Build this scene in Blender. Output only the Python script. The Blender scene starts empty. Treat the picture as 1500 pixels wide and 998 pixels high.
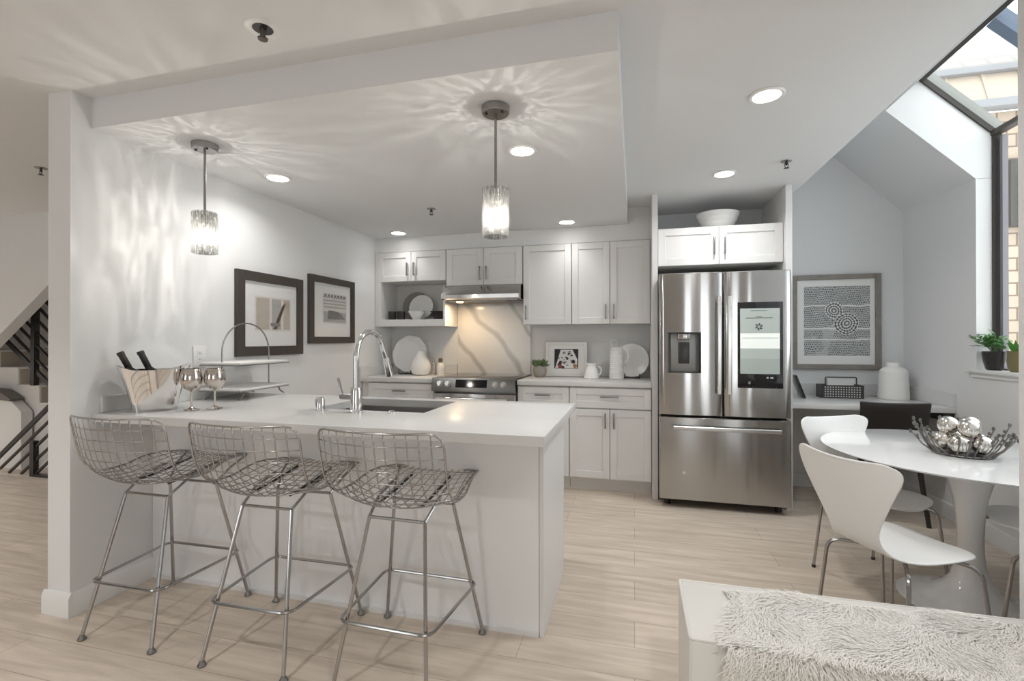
import bpy, bmesh, math, random
from mathutils import Vector, Matrix
S = bpy.context.scene
COL = S.collection
PI = math.pi
R = math.radians
random.seed(7)

# ------------------------------------------------------------------ camera
cd = bpy.data.cameras.new('camera')
cam = bpy.data.objects.new('camera', cd)
COL.objects.link(cam)
F_PX, YAW, PITCH, ROLL, CY, CAM_H = 697.18, .2513, .0027, -.0008, 495.47, 1.275
fwd = Vector((-math.sin(YAW) * math.cos(PITCH), math.cos(YAW) * math.cos(PITCH), math.sin(PITCH)))
rt = Vector((math.cos(YAW), math.sin(YAW), 0))
up = rt.cross(fwd)
r2 = rt * math.cos(ROLL) + up * math.sin(ROLL)
u2 = -rt * math.sin(ROLL) + up * math.cos(ROLL)
M = Matrix((r2, u2, -fwd)).transposed().to_4x4()
M.translation = Vector((0, 0, CAM_H))
cam.matrix_world = M
cd.sensor_width = 36
cd.lens = F_PX / 1500 * 36
cd.shift_y = -(499 - CY) / 1500
cd.clip_start = .02
S.camera = cam

# ------------------------------------------------------------------ world, exposure
w = bpy.data.worlds.new('world')
S.world = w
w.use_nodes = True
bg = w.node_tree.nodes['Background']
bg.inputs[0].default_value = (.95, .975, 1, 1)
bg.inputs[1].default_value = 2.7
S.view_settings.view_transform = 'Standard'
S.view_settings.look = 'None'
S.view_settings.gamma = 1
S.view_settings.use_curve_mapping = False
S.view_settings.exposure = 0.19
S.cycles.use_denoising = True
S.cycles.max_bounces = 10
S.cycles.diffuse_bounces = 5
S.cycles.glossy_bounces = 4
S.cycles.transparent_max_bounces = 12
S.cycles.caustics_reflective = False
S.cycles.caustics_refractive = False
S.cycles.sample_clamp_indirect = 4
P_RECESS = 2.9       # watts per downlight
P_LIVING = 8.0  # watts per added fill downlight, out of view
P_PEND = 260        # emission of a pendant filament
P_BULB = 6.5
P_WIN = 9          # added fill lamps at the unseen living room windows
P_SKY = 14


def area_light(name, loc, rot, sx, sy, power, col=(1, 1, 1), shape='RECTANGLE', spread=PI):
    d = bpy.data.lights.new(name, 'AREA')
    d.shape = shape
    d.size = sx
    if shape in ('RECTANGLE', 'ELLIPSE'):
        d.size_y = sy
    d.energy = power
    d.color = col
    d.spread = spread
    o = bpy.data.objects.new(name, d)
    COL.objects.link(o)
    o.location = loc
    o.rotation_euler = rot
    return o


# area lamps added at the unseen living room windows, as daylight fill
area_light('window_fill_light', (-3.8, -4.45, 1.35), (R(90), 0, 0), 1.5, 2.0, P_WIN, (.95, .97, 1))
area_light('window_fill_light', (1.10, -4.45, 1.3), (R(90), 0, 0), .46, 2.1, P_WIN * .5, (.95, .97, 1))
area_light('window_fill_light', (2.42, -4.45, 1.3), (R(90), 0, 0), .70, 2.1, P_WIN * .9, (.95, .97, 1))


# ------------------------------------------------------------------ materials
def new_mat(name):
    m = bpy.data.materials.new(name)
    m.use_nodes = True
    nt = m.node_tree
    return m, nt, nt.nodes, nt.links, nt.nodes['Principled BSDF']


def col4(c):
    return (c[0], c[1], c[2], 1)


def mat(name, c, rough=.5, metal=0., bump=0., bscale=60., spec=None, coat=0., aniso=0., var=0., vscale=8., emit=0.):
    m, nt, N, L, b = new_mat(name)
    b.inputs['Base Color'].default_value = col4(c)
    b.inputs['Roughness'].default_value = rough
    b.inputs['Metallic'].default_value = metal
    if spec is not None:
        b.inputs['Specular IOR Level'].default_value = spec
    if coat:
        b.inputs['Coat Weight'].default_value = coat
        b.inputs['Coat Roughness'].default_value = .05
    if emit:
        b.inputs['Emission Color'].default_value = col4(c)
        b.inputs['Emission Strength'].default_value = emit
    tc = N.new('ShaderNodeTexCoord')
    if var:
        n = N.new('ShaderNodeTexNoise')
        n.inputs['Scale'].default_value = vscale
        n.inputs['Detail'].default_value = 4
        L.new(tc.outputs['Object'], n.inputs['Vector'])
        mx = N.new('ShaderNodeMixRGB')
        mx.inputs[1].default_value = col4([v * (1 - var) for v in c])
        mx.inputs[2].default_value = col4([min(1, v * (1 + var)) for v in c])
        L.new(n.outputs['Fac'], mx.inputs[0])
        L.new(mx.outputs[0], b.inputs['Base Color'])
    if bump:
        n = N.new('ShaderNodeTexNoise')
        n.inputs['Scale'].default_value = bscale
        n.inputs['Detail'].default_value = 3
        L.new(tc.outputs['Object'], n.inputs['Vector'])
        bp = N.new('ShaderNodeBump')
        bp.inputs['Strength'].default_value = bump
        bp.inputs['Distance'].default_value = .004
        L.new(n.outputs['Fac'], bp.inputs['Height'])
        L.new(bp.outputs[0], b.inputs['Normal'])
    return m


def m_floor():
    m, nt, N, L, b = new_mat('oak planks')
    tc = N.new('ShaderNodeTexCoord')
    br = N.new('ShaderNodeTexBrick')
    br.offset = .37
    br.inputs['Scale'].default_value = 1
    br.inputs['Brick Width'].default_value = 1.25
    br.inputs['Row Height'].default_value = .185
    br.inputs['Mortar Size'].default_value = .0012
    br.inputs['Mortar Smooth'].default_value = .2
    br.inputs['Color1'].default_value = (.70, .61, .52, 1)
    br.inputs['Color2'].default_value = (.63, .55, .465, 1)
    br.inputs['Mortar'].default_value = (.36, .29, .23, 1)
    L.new(tc.outputs['Object'], br.inputs['Vector'])
    mp = N.new('ShaderNodeMapping')
    mp.inputs['Scale'].default_value = (1.6, 17, 1)
    L.new(tc.outputs['Object'], mp.inputs['Vector'])
    n = N.new('ShaderNodeTexNoise')
    n.inputs['Scale'].default_value = 1.6
    n.inputs['Detail'].default_value = 6
    n.inputs['Distortion'].default_value = .6
    L.new(mp.outputs[0], n.inputs['Vector'])
    rp = N.new('ShaderNodeValToRGB')
    rp.color_ramp.elements[0].position = .3
    rp.color_ramp.elements[0].color = (.80, .78, .76, 1)
    rp.color_ramp.elements[1].position = .72
    rp.color_ramp.elements[1].color = (1.08, 1.08, 1.08, 1)
    L.new(n.outputs['Fac'], rp.inputs[0])
    mx = N.new('ShaderNodeMixRGB')
    mx.blend_type = 'MULTIPLY'
    mx.inputs[0].default_value = 1
    L.new(br.outputs['Color'], mx.inputs[1])
    L.new(rp.outputs[0], mx.inputs[2])
    L.new(mx.outputs[0], b.inputs['Base Color'])
    b.inputs['Roughness'].default_value = .42
    b.inputs['Specular IOR Level'].default_value = .35
    return m


def m_quartz(name, vein, lo, scale, base=(.86, .86, .85), amt=1.0):
    m, nt, N, L, b = new_mat(name)
    tc = N.new('ShaderNodeTexCoord')
    mp = N.new('ShaderNodeMapping')
    mp.inputs['Rotation'].default_value = (.3, .7, .6)
    mp.inputs['Scale'].default_value = (1, 1, 2.0)
    L.new(tc.outputs['Object'], mp.inputs['Vector'])
    n = N.new('ShaderNodeTexNoise')
    n.inputs['Scale'].default_value = scale
    n.inputs['Detail'].default_value = 2.5
    n.inputs['Roughness'].default_value = .5
    n.inputs['Distortion'].default_value = .9
    L.new(mp.outputs[0], n.inputs['Vector'])
    s = N.new('ShaderNodeMath')
    s.operation = 'SUBTRACT'
    s.inputs[1].default_value = .5
    L.new(n.outputs['Fac'], s.inputs[0])
    a = N.new('ShaderNodeMath')
    a.operation = 'ABSOLUTE'
    L.new(s.outputs[0], a.inputs[0])
    rp = N.new('ShaderNodeValToRGB')
    rp.color_ramp.elements[0].position = 0
    rp.color_ramp.elements[0].color = col4([base[i] * (1 - amt) + vein[i] * amt for i in range(3)])
    rp.color_ramp.elements[1].position = lo
    rp.color_ramp.elements[1].color = col4(base)
    L.new(a.outputs[0], rp.inputs[0])
    L.new(rp.outputs[0], b.inputs['Base Color'])
    b.inputs['Roughness'].default_value = .26
    return m


def m_slab():
    m, nt, N, L, b = new_mat('veined quartz slab')
    tc = N.new('ShaderNodeTexCoord')
    mp = N.new('ShaderNodeMapping')
    mp.inputs['Rotation'].default_value = (0, R(38), 0)
    mp.inputs['Location'].default_value = (.09, 0, 0)
    L.new(tc.outputs['Object'], mp.inputs['Vector'])
    wv = N.new('ShaderNodeTexWave')
    wv.wave_type = 'BANDS'
    wv.bands_direction = 'X'
    wv.inputs['Scale'].default_value = .95
    wv.inputs['Distortion'].default_value = 4.2
    wv.inputs['Detail'].default_value = 2.5
    wv.inputs['Detail Scale'].default_value = 1.3
    L.new(mp.outputs[0], wv.inputs['Vector'])
    rp = N.new('ShaderNodeValToRGB')
    e = rp.color_ramp.elements
    e[0].position = 0
    e[0].color = (.52, .50, .48, 1)
    e[1].position = .12
    e[1].color = (.80, .775, .74, 1)
    k = e.new(.05)
    k.color = (.66, .64, .61, 1)
    L.new(wv.outputs['Fac'], rp.inputs[0])
    L.new(rp.outputs[0], b.inputs['Base Color'])
    b.inputs['Roughness'].default_value = .16
    return m


def m_fur():
    m, nt, N, L, b = new_mat('cream sheepskin')
    d = N.new('ShaderNodeBsdfDiffuse')
    d.inputs[0].default_value = (.95, .935, .90, 1)
    t = N.new('ShaderNodeBsdfTranslucent')
    t.inputs[0].default_value = (.95, .935, .90, 1)
    mx = N.new('ShaderNodeMixShader')
    mx.inputs[0].default_value = .12
    L.new(d.outputs[0], mx.inputs[1])
    L.new(t.outputs[0], mx.inputs[2])
    L.new(mx.outputs[0], N['Material Output'].inputs[0])
    return m


def m_steel(name, c, rough, stretch=(1, 1, 60), aniso=1.0, bump=.03):
    m, nt, N, L, b = new_mat(name)
    b.inputs['Base Color'].default_value = col4(c)
    b.inputs['Metallic'].default_value = 1
    b.inputs['Roughness'].default_value = rough
    b.inputs['Anisotropic'].default_value = aniso
    tg = N.new('ShaderNodeTangent')
    tg.direction_type = 'RADIAL'
    tg.axis = 'Z'
    b.inputs['Anisotropic Rotation'].default_value = .25
    L.new(tg.outputs[0], b.inputs['Tangent'])
    tc = N.new('ShaderNodeTexCoord')
    mp = N.new('ShaderNodeMapping')
    mp.inputs['Scale'].default_value = stretch
    L.new(tc.outputs['Object'], mp.inputs['Vector'])
    n = N.new('ShaderNodeTexNoise')
    n.inputs['Scale'].default_value = 6
    n.inputs['Detail'].default_value = 4
    L.new(mp.outputs[0], n.inputs['Vector'])
    rr = N.new('ShaderNodeMapRange')
    rr.inputs[3].default_value = rough * .95
    rr.inputs[4].default_value = rough * 1.05
    L.new(n.outputs['Fac'], rr.inputs[0])
    L.new(rr.outputs[0], b.inputs['Roughness'])
    return m


def m_pane():
    m, nt, N, L, b = new_mat('window pane')
    t = N.new('ShaderNodeBsdfTransparent')
    t.inputs[0].default_value = (.95, .97, .97, 1)
    g = N.new('ShaderNodeBsdfGlossy')
    g.inputs['Roughness'].default_value = .02
    mx = N.new('ShaderNodeMixShader')
    mx.inputs[0].default_value = .05
    L.new(t.outputs[0], mx.inputs[1])
    L.new(g.outputs[0], mx.inputs[2])
    L.new(mx.outputs[0], N['Material Output'].inputs[0])
    return m


def m_crackle():
    # crackle glass: clear, its refracted light streaks put into the tint
    m, nt, N, L, b = new_mat('crackle glass')
    tc = N.new('ShaderNodeTexCoord')
    mp = N.new('ShaderNodeMapping')
    mp.inputs['Scale'].default_value = (1, 1, .19)
    L.new(tc.outputs['Object'], mp.inputs['Vector'])
    n = N.new('ShaderNodeTexNoise')
    n.inputs['Scale'].default_value = 135
    n.inputs['Detail'].default_value = 2
    n.inputs['Distortion'].default_value = .8
    L.new(mp.outputs[0], n.inputs['Vector'])
    rp = N.new('ShaderNodeValToRGB')
    e = rp.color_ramp.elements
    e[0].position = .44
    e[0].color = (.50, .50, .495, 1)
    e[1].position = .60
    e[1].color = (1, 1, .99, 1)
    L.new(n.outputs['Fac'], rp.inputs[0])
    t = N.new('ShaderNodeBsdfTransparent')
    L.new(rp.outputs[0], t.inputs[0])
    g = N.new('ShaderNodeBsdfGlossy')
    g.inputs['Roughness'].default_value = .08
    bp = N.new('ShaderNodeBump')
    bp.inputs['Strength'].default_value = .9
    bp.inputs['Distance'].default_value = .01
    L.new(n.outputs['Fac'], bp.inputs['Height'])
    L.new(bp.outputs[0], g.inputs['Normal'])
    d = N.new('ShaderNodeBsdfTranslucent')
    d.inputs[0].default_value = (.95, .95, .93, 1)
    m1 = N.new('ShaderNodeMixShader')
    m1.inputs[0].default_value = .10
    L.new(t.outputs[0], m1.inputs[1])
    L.new(g.outputs[0], m1.inputs[2])
    m2 = N.new('ShaderNodeMixShader')
    m2.inputs[0].default_value = .02
    L.new(m1.outputs[0], m2.inputs[1])
    L.new(d.outputs[0], m2.inputs[2])
    L.new(m2.outputs[0], N['Material Output'].inputs[0])
    return m


def m_clear(name, tint, gl=.12, rough=.03):
    m, nt, N, L, b = new_mat(name)
    t = N.new('ShaderNodeBsdfTransparent')
    t.inputs[0].default_value = col4(tint)
    g = N.new('ShaderNodeBsdfGlossy')
    g.inputs['Roughness'].default_value = rough
    mx = N.new('ShaderNodeMixShader')
    mx.inputs[0].default_value = gl
    L.new(t.outputs[0], mx.inputs[1])
    L.new(g.outputs[0], mx.inputs[2])
    L.new(mx.outputs[0], N['Material Output'].inputs[0])
    return m


def m_shingle():
    m, nt, N, L, b = new_mat('tan wall shingles')
    tc = N.new('ShaderNodeTexCoord')
    sp = N.new('ShaderNodeSeparateXYZ')
    L.new(tc.outputs['Object'], sp.inputs[0])
    cb = N.new('ShaderNodeCombineXYZ')
    L.new(sp.outputs[0], cb.inputs[0])
    L.new(sp.outputs[2], cb.inputs[1])
    br = N.new('ShaderNodeTexBrick')
    br.inputs['Scale'].default_value = 1
    br.inputs['Brick Width'].default_value = .22
    br.inputs['Row Height'].default_value = .17
    br.inputs['Mortar Size'].default_value = .012
    br.inputs['Color1'].default_value = (.50, .39, .29, 1)
    br.inputs['Color2'].default_value = (.42, .33, .25, 1)
    br.inputs['Mortar'].default_value = (.20, .15, .11, 1)
    L.new(cb.outputs[0], br.inputs['Vector'])
    L.new(br.outputs['Color'], b.inputs['Base Color'])
    b.inputs['Roughness'].default_value = .9
    return m


def m_roof():
    m, nt, N, L, b = new_mat('pale roof shingles')
    tc = N.new('ShaderNodeTexCoord')
    br = N.new('ShaderNodeTexBrick')
    br.inputs['Scale'].default_value = 1
    br.inputs['Brick Width'].default_value = .3
    br.inputs['Row Height'].default_value = .2
    br.inputs['Mortar Size'].default_value = .03
    br.inputs['Color1'].default_value = (.60, .57, .53, 1)
    br.inputs['Color2'].default_value = (.54, .51, .47, 1)
    br.inputs['Mortar'].default_value = (.44, .41, .38, 1)
    L.new(tc.outputs['Object'], br.inputs['Vector'])
    L.new(br.outputs['Color'], b.inputs['Base Color'])
    b.inputs['Roughness'].default_value = .9
    return m


def m_lattice_art():
    # black on white drawn pattern of dashes, rows and ringed circles (object x,z of the print)
    m, nt, N, L, b = new_mat('drawn pattern print')
    tc = N.new('ShaderNodeTexCoord')

    def math_(op, a=None, bb=None, c=None):
        n = N.new('ShaderNodeMath')
        n.operation = op
        for i, v in enumerate((a, bb, c)):
            if v is None:
                continue
            if isinstance(v, (int, float)):
                n.inputs[i].default_value = v
            else:
                L.new(v, n.inputs[i])
        return n.outputs[0]
    ds = N.new('ShaderNodeTexNoise')
    ds.inputs['Scale'].default_value = 7
    L.new(tc.outputs['Object'], ds.inputs['Vector'])
    add = N.new('ShaderNodeVectorMath')
    add.operation = 'MULTIPLY_ADD'
    add.inputs[1].default_value = (.05, .05, .05)
    L.new(ds.outputs['Color'], add.inputs[0])
    L.new(tc.outputs['Object'], add.inputs[2])
    sp = N.new('ShaderNodeSeparateXYZ')
    L.new(add.outputs[0], sp.inputs[0])
    X, Z = sp.outputs[0], sp.outputs[2]
    cb = N.new('ShaderNodeCombineXYZ')
    L.new(X, cb.inputs[0])
    L.new(Z, cb.inputs[1])
    br = N.new('ShaderNodeTexBrick')
    br.inputs['Scale'].default_value = 1
    br.inputs['Brick Width'].default_value = .012
    br.inputs['Row Height'].default_value = .017
    br.inputs['Mortar Size'].default_value = .0022
    br.inputs['Color1'].default_value = (.05, .055, .06, 1)
    br.inputs['Color2'].default_value = (.18, .19, .2, 1)
    br.inputs['Mortar'].default_value = (.62, .63, .63, 1)
    L.new(cb.outputs[0], br.inputs['Vector'])
    vo = N.new('ShaderNodeTexNoise')
    vo.inputs['Scale'].default_value = 5
    L.new(tc.outputs['Object'], vo.inputs['Vector'])
    base = N.new('ShaderNodeMixRGB')
    base.inputs[2].default_value = (.62, .62, .61, 1)
    L.new(math_('MULTIPLY', math_('GREATER_THAN', vo.outputs['Fac'], .62), .45), base.inputs[0])
    L.new(br.outputs['Color'], base.inputs[1])
    prev = base.outputs[0]
    # heavier white rows
    for zz in (.13, -.06, -.16):
        d = math_('ABSOLUTE', math_('SUBTRACT', Z, zz + .025))
        mk = math_('LESS_THAN', d, .006)
        mx = N.new('ShaderNodeMixRGB')
        mx.inputs[2].default_value = (.8, .8, .79, 1)
        L.new(mk, mx.inputs[0])
        L.new(prev, mx.inputs[1])
        prev = mx.outputs[0]
    for cx, cz, rad in ((-.02, .085, .075), (.075, -.02, .09)):
        dx = math_('SUBTRACT', X, cx + .025)
        dz = math_('SUBTRACT', Z, cz + .025)
        r_ = math_('SQRT', math_('ADD', math_('MULTIPLY', dx, dx), math_('MULTIPLY', dz, dz)))
        an = math_('ARCTAN2', dz, dx)
        rings = math_('SINE', math_('MULTIPLY', r_, 300))
        spk = math_('SINE', math_('MULTIPLY', an, 18))
        pat = math_('GREATER_THAN', math_('ADD', rings, math_('MULTIPLY', spk, .8)), .1)
        pc = N.new('ShaderNodeMixRGB')
        pc.inputs[1].default_value = (.10, .105, .11, 1)
        pc.inputs[2].default_value = (.75, .75, .74, 1)
        L.new(pat, pc.inputs[0])
        mx = N.new('ShaderNodeMixRGB')
        L.new(math_('LESS_THAN', r_, rad), mx.inputs[0])
        L.new(prev, mx.inputs[1])
        L.new(pc.outputs[0], mx.inputs[2])
        prev = mx.outputs[0]
    L.new(prev, b.inputs['Base Color'])
    b.inputs['Roughness'].default_value = .6
    return m


WALL = mat('wall paint', (.765, .77, .775), .7, bump=.12, bscale=120)
CEIL = mat('ceiling paint', (.745, .755, .765), .8, bump=.08, bscale=90)
TRIM = mat('white trim paint', (.80, .80, .79), .45)
FLOOR = m_floor()
CAB = mat('white cabinet lacquer', (.755, .75, .745), .38)
CABIN = mat('cabinet interior', (.72, .71, .69), .5)
GAP = mat('dark gap', (.06, .06, .06), .8)
PANEL = mat('peninsula panel paint', (.84, .845, .85), .5, bump=.05, bscale=60)
QUARTZ = m_quartz('white quartz', (.66, .66, .66), .035, 1.5, (.69, .69, .685), .45)
SLAB = m_slab()
STEEL = m_steel('brushed steel', (.47, .46, .45), .15)
STEELD = m_steel('dark brushed steel', (.24, .237, .235), .3)
BRIGHT = mat('bright satin steel', (.72, .715, .70), .28, 1)
SINKM = mat('sink steel', (.55, .54, .53), .3, 1)
CHROME = mat('polished chrome', (.75, .75, .75), .1, 1)
WIRE = mat('chrome wire', (.43, .425, .42), .2, 1)
NICKEL = mat('brushed nickel', (.33, .32, .31), .3, 1)
HANDLE = mat('satin nickel pull', (.30, .295, .29), .3, 1)
SILVER = mat('polished silver', (.80, .79, .78), .07, 1)
ROSE = mat('rose silver metal', (.62, .57, .53), .1, 1)
BLACKG = mat('black glass', (.015, .015, .017), .06, spec=.6)
BLACKM = mat('black painted steel', (.025, .023, .022), .4)
BLACKC = mat('black ceramic', (.035, .033, .032), .3)
BRONZE = mat('dark bronze window frame', (.045, .038, .032), .45)
WHITEC = mat('white ceramic', (.84, .84, .83), .22)
WHITEM = mat('matte white ceramic', (.80, .79, .77), .6)
PLASTIC = mat('white plastic', (.82, .82, .81), .35)
CHARGER = mat('grey charger plate', (.26, .255, .25), .4)
FRAMEB = mat('espresso picture frame', (.055, .045, .038), .45)
FRAMEG = mat('driftwood picture frame', (.25, .225, .20), .5, var=.3, vscale=20)
FRAMEW = mat('white picture frame', (.8, .8, .79), .4)
MATB = mat('white mat board', (.84, .84, .83), .8)
LEATHER = mat('dark brown leather', (.022, .018, .016), .4, bump=.1, bscale=150)
WOODD = mat('dark wood leg', (.03, .022, .018), .4)
SHELL = mat('white lacquered plywood', (.86, .86, .85), .3)
TULIP = mat('glossy white table', (.84, .84, .84), .12, coat=.3)
OTTO = mat('white leather upholstery', (.75, .74, .71), .42, bump=.06, bscale=80)
PIPING = mat('upholstery seam', (.55, .52, .46), .6)
FUR = m_fur()
LEAF = mat('green leaf', (.10, .24, .07), .5, var=.35, vscale=30)
LEAFD = mat('dusty green succulent', (.14, .20, .09), .6, var=.3, vscale=40)
POTG = mat('woven grey pot', (.33, .30, .27), .8, bump=.6, bscale=90)
POTB = mat('black glazed pot', (.025, .022, .022), .25)
POTO = mat('olive glazed pot', (.20, .17, .07), .35)
SOIL = mat('potting soil', (.06, .045, .035), .95)
BASKET = mat('dark metal mesh', (.07, .065, .063), .4, .5)
PAPER = mat('white paper', (.85, .85, .84), .8)
PANE = m_pane()
CRACK = m_crackle()
CLEAR = m_clear('clear bottle glass', (.93, .92, .90), .15)
SHING = m_shingle()
ROOF = m_roof()
TANM = mat('tan metal roof panel', (.50, .42, .33), .6)
GUTTER = mat('grey gutter', (.27, .27, .28), .5)
CURB = mat('grey roof curb', (.35, .35, .32), .7)
BLUEB = mat('blue grey glazing bar', (.17, .22, .30), .4)
STAIRW = mat('stair white paint', (.76, .75, .73), .6)
STAIRT = mat('stair riser beige', (.52, .46, .38), .6)
CAPW = mat('dark grey cap', (.16, .145, .13), .5)
ART = m_lattice_art()
SEMIT = mat('lamp lens', (1, .97, .92), .5, emit=14)
FILAM = mat('glowing filament', (1, .90, .74), .5, emit=P_PEND)
BULB = m_clear('bulb glass', (.98, .97, .94), .06)
SCRG = mat('screen pale grey green', (.36, .40, .38), .2, emit=.28)
SCRW = mat('screen white band', (.80, .84, .80), .2, emit=.25)
SCRM = mat('screen grey', (.30, .34, .32), .2, emit=.28)
SCRI = mat('screen icon', (.05, .07, .07), .3)
PH_TAN = mat('print beige', (.52, .46, .40), .7, var=.25, vscale=14)
PH_LT = mat('print pale', (.74, .71, .67), .7, var=.1, vscale=14)
PH_DK = mat('print brown', (.10, .065, .045), .7)
PH_GR = mat('print grey', (.45, .44, .43), .7, var=.2, vscale=20)
PH_MD = mat('print mid grey', (.25, .245, .24), .7)
PH_BK = mat('print black', (.02, .02, .022), .6)
PH_RED = mat('print red', (.30, .06, .05), .6)
PH_OCH = mat('print ochre', (.40, .25, .12), .6)
PH_WH = mat('print white', (.8, .8, .8), .6)
WARMB = mat('cream lotion', (.80, .76, .70), .4)
CORK = mat('brown cap', (.12, .085, .06), .6)
ORANGE = mat('hood lamp lens', (1, .62, .25), .4, emit=9)


# ------------------------------------------------------------------ mesh builder
class MB:
    def __init__(s):
        s.bm = bmesh.new()
        s.mi = 0

    def _v(s, p):
        return s.bm.verts.new(p)

    def face(s, vs):
        try:
            f = s.bm.faces.new(vs)
            f.material_index = s.mi
            f.smooth = True
            return f
        except ValueError:
            return None

    def poly(s, pts):
        return s.face([s._v(p) for p in pts])

    def box(s, x0, y0, z0, x1, y1, z1, bev=0., seg=2, mtx=None):
        if x0 > x1: x0, x1 = x1, x0
        if y0 > y1: y0, y1 = y1, y0
        if z0 > z1: z0, z1 = z1, z0
        v = [s._v((x, y, z)) for z in (z0, z1) for y in (y0, y1) for x in (x0, x1)]
        fs = [s.face([v[i] for i in q]) for q in
              ((0, 2, 3, 1), (4, 5, 7, 6), (0, 1, 5, 4), (2, 6, 7, 3), (0, 4, 6, 2), (1, 3, 7, 5))]
        if mtx is not None:
            for q in v:
                q.co = mtx @ q.co
        if bev:
            es = list({e for f in fs for e in f.edges})
            r = bmesh.ops.bevel(s.bm, geom=es, offset=bev, segments=seg, profile=.5, affect='EDGES')
            for f in r['faces']:
                f.material_index = s.mi
                f.smooth = True
        return s

    def prism(s, pts, a, b, ax='y'):
        """pts: 2-D outline; extruded from a to b along ax ('y': pts are x,z; 'z': x,y; 'x': y,z)"""
        def P(p, t):
            return {'y': (p[0], t, p[1]), 'z': (p[0], p[1], t), 'x': (t, p[0], p[1])}[ax]
        A = [s._v(P(p, a)) for p in pts]
        B = [s._v(P(p, b)) for p in pts]
        n = len(pts)
        fs = [s.face(A), s.face(B[::-1])]
        for i in range(n):
            fs.append(s.face([A[i], B[i], B[(i + 1) % n], A[(i + 1) % n]]))
        bmesh.ops.recalc_face_normals(s.bm, faces=[f for f in fs if f])
        return s

    def rings(s, rs, closed_ends=True, wrap=False):
        V = [[s._v(p) for p in r] for r in rs]
        n = len(rs[0])
        m = len(V)
        for i in range(m if wrap else m - 1):
            a, b = V[i], V[(i + 1) % m]
            for j in range(n):
                s.face([a[j], a[(j + 1) % n], b[(j + 1) % n], b[j]])
        if closed_ends and not wrap:
            s.face(V[0][::-1])
            s.face(V[-1])
        return s

    def cyl(s, p0, p1, r0, r1=None, seg=16, caps=True):
        r1 = r0 if r1 is None else r1
        p0, p1 = Vector(p0), Vector(p1)
        d = (p1 - p0).normalized()
        a = d.orthogonal().normalized()
        b = d.cross(a)
        rs = []
        for p, r in ((p0, r0), (p1, r1)):
            rs.append([p + (a * math.cos(2 * PI * k / seg) + b * math.sin(2 * PI * k / seg)) * r for k in range(seg)])
        return s.rings(rs, caps)

    def tube(s, pts, r, seg=8, closed=False, radii=None):
        pts = [Vector(p) for p in pts]
        n = len(pts)
        T = []
        for i in range(n):
            if closed:
                t = pts[(i + 1) % n] - pts[i - 1]
            else:
                t = pts[min(i + 1, n - 1)] - pts[max(i - 1, 0)]
            T.append(t.normalized())
        a = T[0].orthogonal().normalized()
        rs = []
        for i in range(n):
            if i:
                q = T[i - 1].rotation_difference(T[i])
                a = q @ a
            a = (a - T[i] * a.dot(T[i])).normalized()
            b = T[i].cross(a)
            rr = radii[i] if radii else r
            rs.append([pts[i] + (a * math.cos(2 * PI * k / seg) + b * math.sin(2 * PI * k / seg)) * rr for k in range(seg)])
        return s.rings(rs, not closed, closed)

    def lathe(s, prof, seg=32, c=(0, 0, 0), sx=1., sy=1., wob=None):
        """prof: (r, z) from bottom to top; r=0 ends close"""
        prev = None
        for r, z in prof:
            if r < 1e-6:
                cur = [s._v((c[0], c[1], c[2] + z))]
            else:
                cur = []
                for k in range(seg):
                    a = 2 * PI * k / seg
                    rr = r * (wob(a, z) if wob else 1)
                    cur.append(s._v((c[0] + rr * sx * math.cos(a), c[1] + rr * sy * math.sin(a), c[2] + z)))
            if prev is not None:
                if len(prev) == 1 and len(cur) > 1:
                    for k in range(seg):
                        s.face([prev[0], cur[(k + 1) % seg], cur[k]])
                elif len(cur) == 1 and len(prev) > 1:
                    for k in range(seg):
                        s.face([prev[k], prev[(k + 1) % seg], cur[0]])
                elif len(cur) > 1:
                    for k in range(seg):
                        s.face([prev[k], prev[(k + 1) % seg], cur[(k + 1) % seg], cur[k]])
            prev = cur
        return s

    def sphere(s, c, r, seg=16, rings=10, sz=1.):
        return s.lathe([(r * math.sin(PI * i / rings) if 0 < i < rings else 0, -r * sz * math.cos(PI * i / rings)) for i in range(rings + 1)], seg, c)

    def grid(s, rows):
        V = [[s._v(p) for p in r] for r in rows]
        for i in range(len(V) - 1):
            for j in range(len(V[0]) - 1):
                s.face([V[i][j], V[i][j + 1], V[i + 1][j + 1], V[i + 1][j]])
        return s

    def xform(s, M):
        bmesh.ops.transform(s.bm, matrix=M, verts=s.bm.verts)
        return s

    def build(s, name, mats, parent=None, angle=35, local=False):
        me = bpy.data.meshes.new(name)
        off = Vector((0, 0, 0))
        if parent is not None and not local:
            q = parent
            while q is not None:
                off += Vector(q.location)
                q = q.parent
            bmesh.ops.translate(s.bm, vec=-off, verts=s.bm.verts)
        s.bm.normal_update()
        s.bm.to_mesh(me)
        s.bm.free()
        if not isinstance(mats, (list, tuple)):
            mats = [mats]
        for m in mats:
            me.materials.append(m)
        me.set_sharp_from_angle(angle=R(angle))
        o = bpy.data.objects.new(name, me)
        COL.objects.link(o)
        if parent is not None:
            o.parent = parent
        return o


def tag(o, label, cat, group=None):
    o['label'] = label
    o['category'] = cat
    if group:
        o['group'] = group
    return o


def thing(name, label, cat, loc=(0, 0, 0), group=None):
    o = bpy.data.objects.new(name, None)
    o.empty_display_size = .05
    COL.objects.link(o)
    o.location = loc
    return tag(o, label, cat, group)


def struct(o):
    o['kind'] = 'structure'
    return o


def dup(root, loc, rotz, label, group=None):
    r = root.copy()
    COL.objects.link(r)
    r.location = loc
    r.rotation_euler = (0, 0, rotz)
    r['label'] = label
    if group:
        r['group'] = group
    for ch in list(root.children):
        c = ch.copy()
        COL.objects.link(c)
        c.parent = r
        for g in ch.children:
            d = g.copy()
            COL.objects.link(d)
            d.parent = c
    return r


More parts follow.
